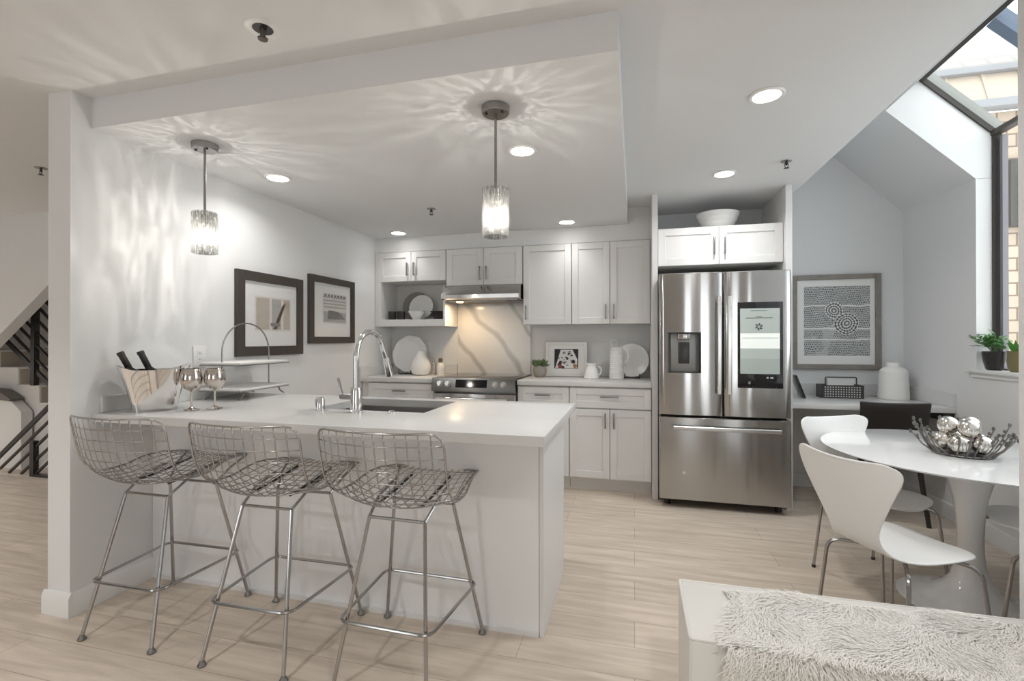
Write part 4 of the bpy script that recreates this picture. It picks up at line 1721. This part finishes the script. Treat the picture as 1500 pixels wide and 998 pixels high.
x, y = -.375, 4.36
t = thing('creamer', 'squat white creamer jug between the framed picture and the tall jug', 'jug', (x, y, CZ))
MB().lathe([(0, .002), (.066, 0), (.070, .006), (.064, .04), (.052, .085), (.040, .108), (.040, .122), (.046, .138), (.043, .138), (.036, .12), (.036, .108), (.05, .07), (0, .02)], 32, (x, y, CZ),
           wob=lambda a, z: 1 + (.22 * max(0, math.cos(a - PI)) ** 8 if z > .115 else 0)).build('body', WHITEC, t)
jug_handle((x + .050, y, CZ + .070), .036, 1.1, WHITEC, t, .007)
x, y = -.155, 4.385
t = thing('pitcher', 'tall white ribbed pitcher in front of the standing white plate', 'jug', (x, y, CZ))
pf = [(0, .002), (.062, 0)]
for i in range(31):
    a = i / 30
    pf.append((.066 - .010 * a + .0016 * math.cos(i * PI), .006 + .274 * a))
pf += [(.052, .283), (.050, .27), (.055, .02), (0, .012)]
MB().lathe(pf, 36, (x, y, CZ)).build('body', WHITEC, t)
jug_handle((x + .052, y, CZ + .205), .052, 1.2, WHITEC, t, .008)
leaning_plate('display_plate', 'round white plate standing on a black stand beside the fridge panel', (-.024, 4.49, CZ + .008), .155, WHITEC, .17)
easel('black wire plate stand holding the round plate by the fridge panel', (-.018, 4.49, CZ), .13)

# ------------------------------------------------------------------ desk nook
t = thing('desk', 'built-in white quartz desk counter between the fridge and the right wall', 'desk', (1.66, 4.3, .75))
m = MB()
m.box(1.144, 3.965, .758, XR - .0005, YB - .0005, .796, .003)
m.build('top', QUARTZ, t)
m = MB()
m.box(1.144, YB - .02, .7965, XR - .021, YB - .0005, .895, .002, 1)
m.box(XR - .0205, 3.968, .7965, XR - .0005, YB - .0005, .895, .002, 1)
m.build('backsplash', QUARTZ, t)
MB().box(2.10, 3.99, .70, XR - .0005, 4.60, .757).build('bracket', WOODD, t)
DZ = .7965
t = thing('letter_basket', 'dark perforated metal letter basket with papers on the desk', 'basket', (1.63, 4.43, DZ))
m = MB()
x0, x1, y0, y1, h = 1.478, 1.782, 4.39, 4.51, .105
m.box(x0, y0, DZ, x1, y1, DZ + .004)
m.box(x0, y0, DZ + .004, x0 + .004, y1, DZ + h)
m.box(x1 - .004, y0, DZ + .004, x1, y1, DZ + h)
m.box(x0 + .004, y1 - .004, DZ + .004, x1 - .004, y1, DZ + h)
m.box(x0 + .004, y0 + .001, DZ + .004, x1 - .004, y0 + .004, DZ + h)
m.build('box', BASKET, t)
m = MB()
for i in range(14):
    for j in range(5):
        cx, cz = x0 + .03 + i * .0188, DZ + .014 + j * .0185
        m.box(cx - .0048, y0 - .0006, cz - .0048, cx + .0048, y0 + .0008, cz + .0048)
m.build('perforation', mat('painted light through mesh', (.60, .60, .60), .6), t)  # opaque pale squares: light through the holes put into the colour
m = MB()
m.tube(fillet([(x0 + .05, y0 + .06, DZ + .05), (x0 + .05, y0 + .06, DZ + .165), (x1 - .03, y0 + .06, DZ + .165), (x1 - .03, y0 + .06, DZ + .05)], .01), .005, 8)
m.build('handle', BLACKM, t)
tag(recenter(MB().box(x0 + .07, y0 + .07, DZ + .005, x1 - .045, y0 + .10, DZ + .15).build('paper_stack', PAPER), (1.64, 4.47, DZ + .005)),
    'white papers standing inside the dark letter basket', 'papers')
x, y = 2.005, 4.44
t = thing('vase', 'large matte white ribbed vase in the desk corner', 'vase', (x, y, DZ))
pf = [(0, .002), (.098, 0), (.102, .006)]
for i in range(25):
    a = i / 24
    pf.append((.102 - .010 * a + (.0012 if i % 8 else -.001), .008 + .215 * a))
pf += [(.088, .232), (.066, .25), (.046, .257), (.044, .262), (.044, .29), (.040, .292), (.038, .26), (0, .25)]
MB().lathe(pf, 44, (x, y, DZ)).build('body', WHITEM, t)
# dark tablet leaning at the left end of the desk
m = MB().box(0, -.075, 0, .012, .075, .195, .003)
m.xform(Matrix.Translation((1.325, 4.36, DZ + .0005)) @ Matrix.Rotation(-.34, 4, 'Y'))
t = thing('tablet', 'dark tablet leaning at the left end of the desk beside the fridge', 'tablet', (1.32, 4.36, DZ))
m.build('slab', BLACKG, t)

# art above the desk
t = thing('picture_frame', 'large grey framed black and white drawing above the desk', 'picture', (1.66, YB, 1.015))
x0, x1, z0, z1, fw = 1.326, 1.996, 1.018, 1.826, .042
yy = YB - .0005
m = MB()
d = .034
m.box(x0, yy - d, z0, x0 + fw, yy, z1, .003, 1)
m.box(x1 - fw, yy - d, z0, x1, yy, z1, .003, 1)
m.box(x0 + fw - .001, yy - d, z0, x1 - fw + .001, yy, z0 + fw, .003, 1)
m.box(x0 + fw - .001, yy - d, z1 - fw, x1 - fw + .001, yy, z1, .003, 1)
m.build('frame', FRAMEG, t)
MB().box(x0 + fw, yy - .016, z0 + fw, x1 - fw, yy, z1 - fw).build('mat_board', MATB, t)
pc = Vector(((x0 + x1) / 2 + .01, yy - .0165, (z0 + z1) / 2 + .008))
pr_ = MB().box(-.247, -.001, -.296, .247, .0005, .296).build('print', ART, t, local=True)
pr_.location = pc - Vector(t.location)


# ------------------------------------------------------------------ chairs
def make_shell_chair():
    t = thing('shell_chair', 'x', 'chair', (0, 0, 0), 'white shell chairs')
    prof = spline([(0, .222, .435), (0, .18, .446), (0, .05, .450), (0, -.09, .443), (0, -.165, .462), (0, -.205, .53), (0, -.235, .64), (0, -.264, .73), (0, -.290, .828)], 8)
    L_ = [0]
    for i in range(1, len(prof)):
        L_.append(L_[-1] + (prof[i] - prof[i - 1]).length)
    tot = L_[-1]

    def pr(s):
        s *= tot
        for i in range(1, len(L_)):
            if s <= L_[i] + 1e-9:
                return prof[i - 1].lerp(prof[i], (s - L_[i - 1]) / (L_[i] - L_[i - 1]))
        return prof[-1]
    keys = [(0, .0), (.012, .08), (.03, .125), (.06, .165), (.10, .188), (.17, .203), (.25, .205), (.33, .195), (.41, .172), (.48, .142), (.53, .120), (.575, .111), (.62, .117), (.68, .138),
            (.75, .166), (.82, .194), (.87, .214), (.91, .229), (.94, .236), (.962, .236), (.98, .226), (.992, .205), (1, .175)]
    rows = []
    for v, hw in keys:
        p = pr(v)
        row = []
        for k in range(13):
            u = -1 + 2 * k / 12
            back = max(0, (v - .55) / .45)
            seat = max(0, 1 - v / .5)
            y = p.y + back * .05 * (u * u) * (hw / .23) ** 2
            z = p.z + (.012 * u * u * min(1, seat * 2) - .0) * (hw / .2) - (.010 * (1 - u * u) if v > .985 else 0)
            row.append(Vector((u * max(hw, .002), y, z)))
        rows.append(row)
    m = MB()
    m.grid(rows)
    o = m.build('shell', SHELL, t, 60)
    sm = o.modifiers.new('thickness', 'SOLIDIFY')
    sm.thickness = .010
    sm.offset = 0
    sb = o.modifiers.new('smooth', 'SUBSURF')
    sb.levels = 1
    sb.render_levels = 1
    m = MB()
    m.lathe([(0, .418), (.075, .418), (.078, .424), (.075, .434), (0, .436)], 24, (0, .03, 0))
    m.build('seat_mount', BLACKM, t)
    for sx in (-1, 1):
        for sy in (-1, 1):
            pts = fillet([(sx * .03, .03 + sy * .03, .424), (sx * .175, .02 + sy * .165, .412), (sx * .205, .02 + sy * .20, .008)], .05, 7)
            lg = MB().tube(pts, .0075, 10).build('leg', WIRE, t)
            e = pts[-1]
            MB().cyl((e.x, e.y, 0), (e.x, e.y, .014), .010, seg=12).build('foot', BLACKM, lg)
    return t


ch = make_shell_chair()
ch['label'] = 'white shell chair nearest the camera, back toward us, left of the table'


def place(o, c, heading):
    o.location = (c[0], c[1], 0)
    o.rotation_euler = (0, 0, math.atan2(heading[1], heading[0]) - PI / 2)


C1, H1 = (1.02, 2.25), (.907, .42)
C2, H2_ = (1.235, 2.935), (.45, -.89)
C3, H3 = (1.82, 2.65), (-1, .05)
C4, H4 = (1.66, 2.18), (0, 1)
place(ch, C1, H1)
for c, h, lab in ((C2, H2_, 'white shell chair between the table and the desk, facing us'),
                  (C3, H3, 'white shell chair tucked under the table on the right wall side'),
                  (C4, H4, 'white shell chair at the near side of the table, cut off at right')):
    o = dup(ch, (c[0], c[1], 0), 0, lab)
    place(o, c, h)

# dark leather chair at the desk
cx, cy = 1.72, 3.83
t = thing('desk_chair', 'dark brown leather chair tucked at the built-in desk', 'chair', (cx, cy, 0))
rows = []
for i in range(9):
    a = i / 8
    z = .44 + .40 * a
    hw = .185 + .022 * a
    row = []
    for k in range(11):
        u = -1 + 2 * k / 10
        row.append(Vector((cx + u * hw, cy + .02 - .06 * a + .02 * u * u - .02, z + .004 * u * u * a)))
    rows.append(row)
o = MB().grid(rows).build('backrest', LEATHER, t, 60)
sm = o.modifiers.new('thickness', 'SOLIDIFY')
sm.thickness = .022
sm.offset = 0
bv = o.modifiers.new('edge', 'BEVEL')
bv.width = .006
bv.segments = 2
MB().box(cx - .20, cy + .012, .425, cx + .20, cy + .42, .46, .012, 3).build('seat', LEATHER, t)
for sx in (-1, 1):
    MB().cyl((cx + sx * .17, cy + .03, .425), (cx + sx * .205, cy - .02, 0), .017, .014, 12).build('leg', LEATHER, t)
    MB().cyl((cx + sx * .17, cy + .39, .425), (cx + sx * .195, cy + .42, 0), .017, .014, 12).build('leg', LEATHER, t)

# ------------------------------------------------------------------ tulip table
TX, TY, TZ = 1.56, 2.76, .73
t = thing('pedestal_table', 'round white pedestal table with a tulip base', 'table', (TX, TY, 0))
MB().lathe([(0, TZ - .022), (.50, TZ - .022), (.575, TZ - .014), (.6, TZ - .004), (.602, TZ - .001), (.598, TZ), (0, TZ)], 96, (TX, TY, 0)).build('table_top', TULIP, t)
prof = [(0, 0), (.275, 0), (.28, .006), (.268, .013), (.21, .026), (.15, .05), (.105, .085), (.075, .13), (.058, .19), (.050, .26), (.049, .33), (.053, .42), (.063, .51), (.082, .59), (.108, .655), (.138, .695), (.155, TZ - .0225), (0, TZ - .0225)]
MB().lathe(prof, 64, (TX, TY, 0)).build('pedestal', TULIP, t)

# twig bowl with silver balls
bx, by, bz = 1.505, 2.715, TZ + .0005
t = thing('twig_bowl', 'bowl of silver twigs with budded tips in the middle of the table', 'bowl', (bx, by, bz))
MB().lathe([(0, .001), (.105, 0), (.112, .004), (.112, .010), (0, .009)], 32, (bx, by, bz)).build('base', HANDLE, t)
rnd = random.Random(11)
TW = mat('dark twig metal', (.22, .21, .20), .3, 1)
for k in range(25):
    a = 2 * PI * k / 25 + rnd.uniform(-.05, .05)
    r0, r1 = .110, rnd.uniform(.165, .195)
    z1 = rnd.uniform(.075, .145)
    a1 = a + rnd.uniform(-.15, .15)
    p0 = Vector((bx + r0 * math.cos(a), by + r0 * math.sin(a), bz + .006))
    p1 = Vector((bx + r1 * math.cos(a1), by + r1 * math.sin(a1), bz + z1))
    mid = p0.lerp(p1, .5) + Vector((0, 0, -.012))
    m = MB()
    m.tube([p0, mid, p1], .003, 6, radii=[.0045, .0035, .0025])
    for q, ss in ((1.0, .007), (.78, .006), (.62, .005)):
        p = p0.lerp(p1, q) + Vector((rnd.uniform(-.008, .008), rnd.uniform(-.008, .008), .004))
        m.sphere(p, ss, 8, 5, 1.5)
    m.build('twig', TW, t)
balls = [(.074 * math.cos(R(a)), .074 * math.sin(R(a)), .056, .043) for a in (234, 306, 18, 90, 162)] + \
        [(.0495 * math.cos(R(a)), .0495 * math.sin(R(a)), z, .0425) for a, z in ((270, .128), (30, .134), (150, .131))]
BALL = mat('mottled silver ball', (.80, .77, .72), .14, 1, bump=.35, bscale=25, var=.25, vscale=14)
names = ['lower front left of the heap', 'lower front right of the heap', 'at the right edge of the heap', 'low at the back of the heap', 'at the left edge of the heap',
         'on top at the front of the heap', 'on top at the right, the highest one', 'on top at the left of the heap']
for (dx, dy, dz, rr), nm in zip(balls, names):
    o = MB().sphere((0, 0, 0), rr, 24, 16).build('decorative_ball', BALL)
    o.location = (bx + dx, by + dy, bz + dz)
    tag(o, 'mottled silver decorative ball, ' + nm, 'ball', 'silver balls in the twig bowl')

# ------------------------------------------------------------------ window sill plants
x, y, z = 2.200, 3.665, 1.0785
t = thing('potted_plant', 'leafy green plant in a black pot on the window sill', 'plant', (x, y, z))
MB().lathe([(0, .001), (.05, 0), (.06, .006), (.078, .06), (.085, .11), (.083, .118), (.078, .118), (.076, .1), (0, .098)], 32, (x, y, z), sx=.55).build('pot', POTB, t)
m = MB()
m2 = MB()
rnd = random.Random(5)
for k in range(26):
    a = rnd.uniform(0, 2 * PI)
    rr = rnd.uniform(.05, .19)
    top = Vector((x - .02 + .35 * rr * math.cos(a), y + rr * math.sin(a), z + rnd.uniform(.13, .23)))
    root = Vector((x, y, z + .10))
    mid = root.lerp(top, .5) + Vector((0, 0, .03))
    m2.tube([root, mid, top], .0014, 5)
    for j in range(5):
        q = rnd.uniform(.45, 1)
        p = root.lerp(top, q) + Vector((0, 0, .02 * (1 - abs(2 * q - 1))))
        d = Vector((rnd.uniform(-.6, .4), rnd.uniform(-1, 1), rnd.uniform(-.2, .7))).normalized()
        s = d.cross(Vector((0, 0, 1))).normalized()
        ln = rnd.uniform(.03, .055)
        b1, b2 = p + d * ln * .5 + s * ln * .3, p + d * ln * .5 - s * ln * .3
        c_ = p + d * ln * .5 + Vector((0, 0, -.003))
        V = [m._v(v) for v in (p, b1, p + d * ln, b2, c_)]
        for i0, i1 in ((0, 1), (1, 2), (2, 3), (3, 0)):
            m.face([V[i0], V[i1], V[4]])
m.build('leaves', LEAF, t, 180)
m2.build('stems', LEAFD, t)
x, y = 2.200, 3.475
t = thing('plant_pot', 'olive green glazed pot with a broad leaf at the right end of the sill', 'plant', (x, y, z))
MB().lathe([(0, .001), (.045, 0), (.06, .01), (.07, .06), (.066, .11), (.070, .125), (.064, .125), (.06, .11), (0, .10)], 28, (x, y, z), sx=.5).build('pot', POTO, t)
m = MB()
for k in range(9):
    a = 2 * PI * k / 9
    p = Vector((x, y, z + .10))
    d = Vector((.25 * math.cos(a), .7 * math.sin(a), .75)).normalized()
    s = d.cross(Vector((1, 0, .2))).normalized()
    ln = .10
    V = [m._v(v) for v in (p, p + d * ln * .6 + s * .022, p + d * ln, p + d * ln * .6 - s * .022)]
    m.face(V)
m.build('leaves', mat('bright leaf', (.09, .33, .05), .5), t)

# ------------------------------------------------------------------ ottoman and sheepskin
OX0, OX1, OY0, OY1, OZ = .150, 1.172, 1.445, 1.795, .42
t = thing('ottoman', 'white leather upholstered bench in the right foreground', 'ottoman', ((OX0 + OX1) / 2, (OY0 + OY1) / 2, 0))
MB().box(OX0, OY0, .06, OX1, OY1, OZ, .014, 3).build('cushion', OTTO, t)
m = MB()
m.tube(fillet([(OX0 + .004, OY0 + .004, OZ - .003), (OX1 - .004, OY0 + .004, OZ - .003), (OX1 - .004, OY1 - .004, OZ - .003), (OX0 + .004, OY1 - .004, OZ - .003)], .01, 3, True), .0045, 8, True)
m.tube([(OX0 + .004, OY0 + .004, .075), (OX0 + .004, OY0 + .004, OZ - .006)], .0035, 6)
m.build('piping', OTTO, t)
for x in (OX0 + .05, OX1 - .05):
    for y in (OY0 + .05, OY1 - .05):
        MB().cyl((x, y, 0), (x, y, .0595), .018, .022, 12).build('foot', WOODD, t)

rnd = random.Random(21)
t = thing('sheepskin_throw', 'long-haired cream sheepskin throw spread over the white bench', 'throw', (.9, 1.6, OZ))


def skin(s, q):
    """s along x 0..1, q across: 0 = back edge on top .. 1 = hanging down the front"""
    x = .315 + .03 * math.sin(q * 9) + .84 * s * (1 - .03)
    L1 = .33
    wob = .03 * math.sin(s * 19) + .02 * math.sin(s * 7 + 2)
    d = q * (.56 + wob) + .03
    if d < L1:
        return Vector((x, OY1 - .015 - d, OZ + .003)), Vector((0, 0, 1))
    d -= L1
    rr = .02
    if d < rr * PI / 2:
        a = d / rr
        return Vector((x, OY1 - .015 - L1 - rr * math.sin(a) * 1.0, OZ + .003 - rr * (1 - math.cos(a)))), Vector((0, -math.sin(a), math.cos(a)))
    d -= rr * PI / 2
    return Vector((x, OY1 - .015 - L1 - rr, OZ + .003 - rr - d)), Vector((0, -1, 0))


rows = [[skin(i / 30, j / 24)[0] for i in range(31)] for j in range(25)]
o = MB().grid(rows).build('hide', FUR, t, 80)
sm = o.modifiers.new('thickness', 'SOLIDIFY')
sm.thickness = .004
sm.offset = 1
verts, faces = [], []
loc = Vector(t.location)
for k in range(30000):
    sq, q = rnd.uniform(-.06, 1), rnd.uniform(0, 1)
    p, nr = skin(max(0, sq), q)
    if sq < 0:
        p = p + Vector((rnd.uniform(-.035, .02), 0, 0))
    fl = math.sin(p.x * 15 + p.y * 9) + .8 * math.sin(p.y * 24 - p.x * 13 + p.z * 17)
    top = nr.z > .9
    if top:
        a = PI * 1.25 + .9 * fl + rnd.uniform(-.35, .35)
        tang = Vector((math.cos(a), math.sin(a), 0))
    else:
        a = -PI / 2 + .5 * fl + rnd.uniform(-.35, .35)
        tang = Vector((math.cos(a), 0, math.sin(a)))
        tang = tang - nr * tang.dot(nr)
    ln = rnd.uniform(.035, .065)
    lift = rnd.uniform(.004, .011) * (1 if top else 1.5)
    sd = tang.cross(nr).normalized() * .0013
    curl = tang.cross(nr).normalized() * (.008 * math.sin(fl * 3 + k))
    ps = [p + nr * .001, p + tang * ln * .35 + nr * lift, p + tang * ln * .7 + nr * lift * 1.1 + curl, p + tang * ln + nr * lift * .8]
    for v in ps:
        if v.y > OY1 - .012:
            v.y = OY1 - .012
        v.x = min(v.x, OX1 - .003)
    b = len(verts)
    for v, w_ in zip(ps[:3], (1, 1, .7)):
        verts += [v - sd * w_ - loc, v + sd * w_ - loc]
    verts.append(ps[3] - loc)
    faces += [(b, b + 1, b + 3, b + 2), (b + 2, b + 3, b + 5, b + 4), (b + 4, b + 5, b + 6)]
me = bpy.data.meshes.new('fur')
me.from_pydata([tuple(v) for v in verts], [], faces)
me.materials.append(FUR)
fo = bpy.data.objects.new('fur', me)
COL.objects.link(fo)
fo.parent = t
fo['kind'] = 'stuff'

# ------------------------------------------------------------------ stair hall
struct(MB().prism([(-8.1, 2.43), (-8.1, -.40 + .001 if False else .0), (-6.95, .43), (-5.707, 1.325), (-5.08, 1.776), (-4.18, 2.43)][:1] +
                  [(-7.55, 0.0), (-5.707, 1.325), (-5.08, 1.776), (-4.18, 2.43)], 3.10, 3.22).build('wall_stair_soffit', WALL)) if False else None
struct(MB().prism([(-8.1, 2.43), (-8.1, 1.05), (-6.6, 1.05), (-5.99, 1.12), (-5.707, 1.325), (-5.08, 1.776), (-4.18, 2.43)], 3.10, 3.20).build('wall_stair_soffit', WALL))
t = thing('staircase', 'white stairs with beige risers in the hall behind the partition wall', 'stairs', (-5.6, 3.9, 0))
sx = [-6.35, -6.072, -5.773, -5.539, -5.28, -5.03, -4.78]
sz = [1.17, .996, .822, .645, .47, .30, .125]
m = MB()
prev = -7.2
for x, z in zip(sx, sz):
    m.box(prev, 3.45, 0, x - .012, 4.60, z - .022)
    prev = x - .012
m.build('stringer', STAIRW, t)
prev = -7.2
for i, (x, z) in enumerate(zip(sx, sz)):
    MB().box(prev - (.0 if i == 0 else .012), 3.435, z - .0215, x + .012, 4.60, z, .004).build('tread', STAIRW, t)
    MB().box(x - .0115, 3.46, (sz[i + 1] + .0005 if i < 6 else 0), x - .002, 4.60, z - .0225).build('riser', STAIRT, t)
    prev = x
t = thing('half_wall', 'low white half wall with a dark sloped cap by the stairs', 'wall', (-6.1, 3.38, 0))
m = MB()
m.prism([(-6.7, 0), (-5.848, 0), (-5.848, .56), (-5.99, .665), (-6.7, .72)], 3.34, 3.43)
m.build('body', STAIRW, t)
m = MB()
m.prism([(-6.72, .7205), (-5.985, .666), (-5.97, .69), (-6.16, .772), (-6.72, .80)], 3.32, 3.434)
m.build('cap', CAPW, t)
# railings
t = thing('stair_railing', 'upper black metal stair railing with parallel slanted bars', 'railing', (-5.5, 3.30, .86), 'black stair railings')
RY = 3.30


def rail(par, name, a, b, w_=.016, h_=.016, y=RY):
    a, b = Vector((a[0], y, a[1])), Vector((b[0], y, b[1]))
    d = (b - a).normalized()
    nrm = Vector((-d.z, 0, d.x)) * h_
    yv = Vector((0, w_, 0))
    MB().rings([[p + nrm + yv, p - nrm + yv, p - nrm - yv, p + nrm - yv] for p in (a, b)]).build(name, BLACKM, par)


def ext(a, b, xe):
    return (xe, a[1] + (b[1] - a[1]) * (xe - a[0]) / (b[0] - a[0]))


XE = -4.9
for nm, a, b, h_ in (('bottom_rail', (-6.075, 1.329), (-5.405, .851), .028), ('handrail', (-5.60, 1.74), (-5.407, 1.62), .028),
                     ('bar', (-5.625, 1.65), (-5.407, 1.476), .012), ('bar', (-5.717, 1.586), (-5.406, 1.346), .012), ('bar', (-5.81, 1.521), (-5.406, 1.222), .012),
                     ('bar', (-5.885, 1.462), (-5.406, 1.098), .012), ('bar', (-5.98, 1.396), (-5.405, .962), .012)):
    rail(t, nm, a, ext(a, b, XE), .010, h_ * .72)
rail(t, 'post', (-5.587, 1.72), (-5.60, .835), .022, .026)
t = thing('stair_railing', 'lower black metal stair railing rising to the right from the floor', 'railing', (-5.45, 3.2, 0), 'black stair railings')
for nm, a, b, h_ in (('handrail', (-6.06, .032), (-5.241, .656), .026), ('bar', (-5.887, .038), (-5.24, .523), .012), ('bar', (-5.76, .012), (-5.24, .403), .012),
                     ('bar', (-5.60, .012), (-5.24, .277), .012), ('bar', (-5.40, .03), (-5.239, .151), .012)):
    rail(t, nm, a, ext(a, b, XE), .010, h_ * .75, 3.2)
rail(t, 'post', (-5.433, .33), (-5.433, .001), .022, .025, 3.2)
rail(t, 'base_rail', (-5.46, .012), (XE, .012), .02, .012, 3.2)
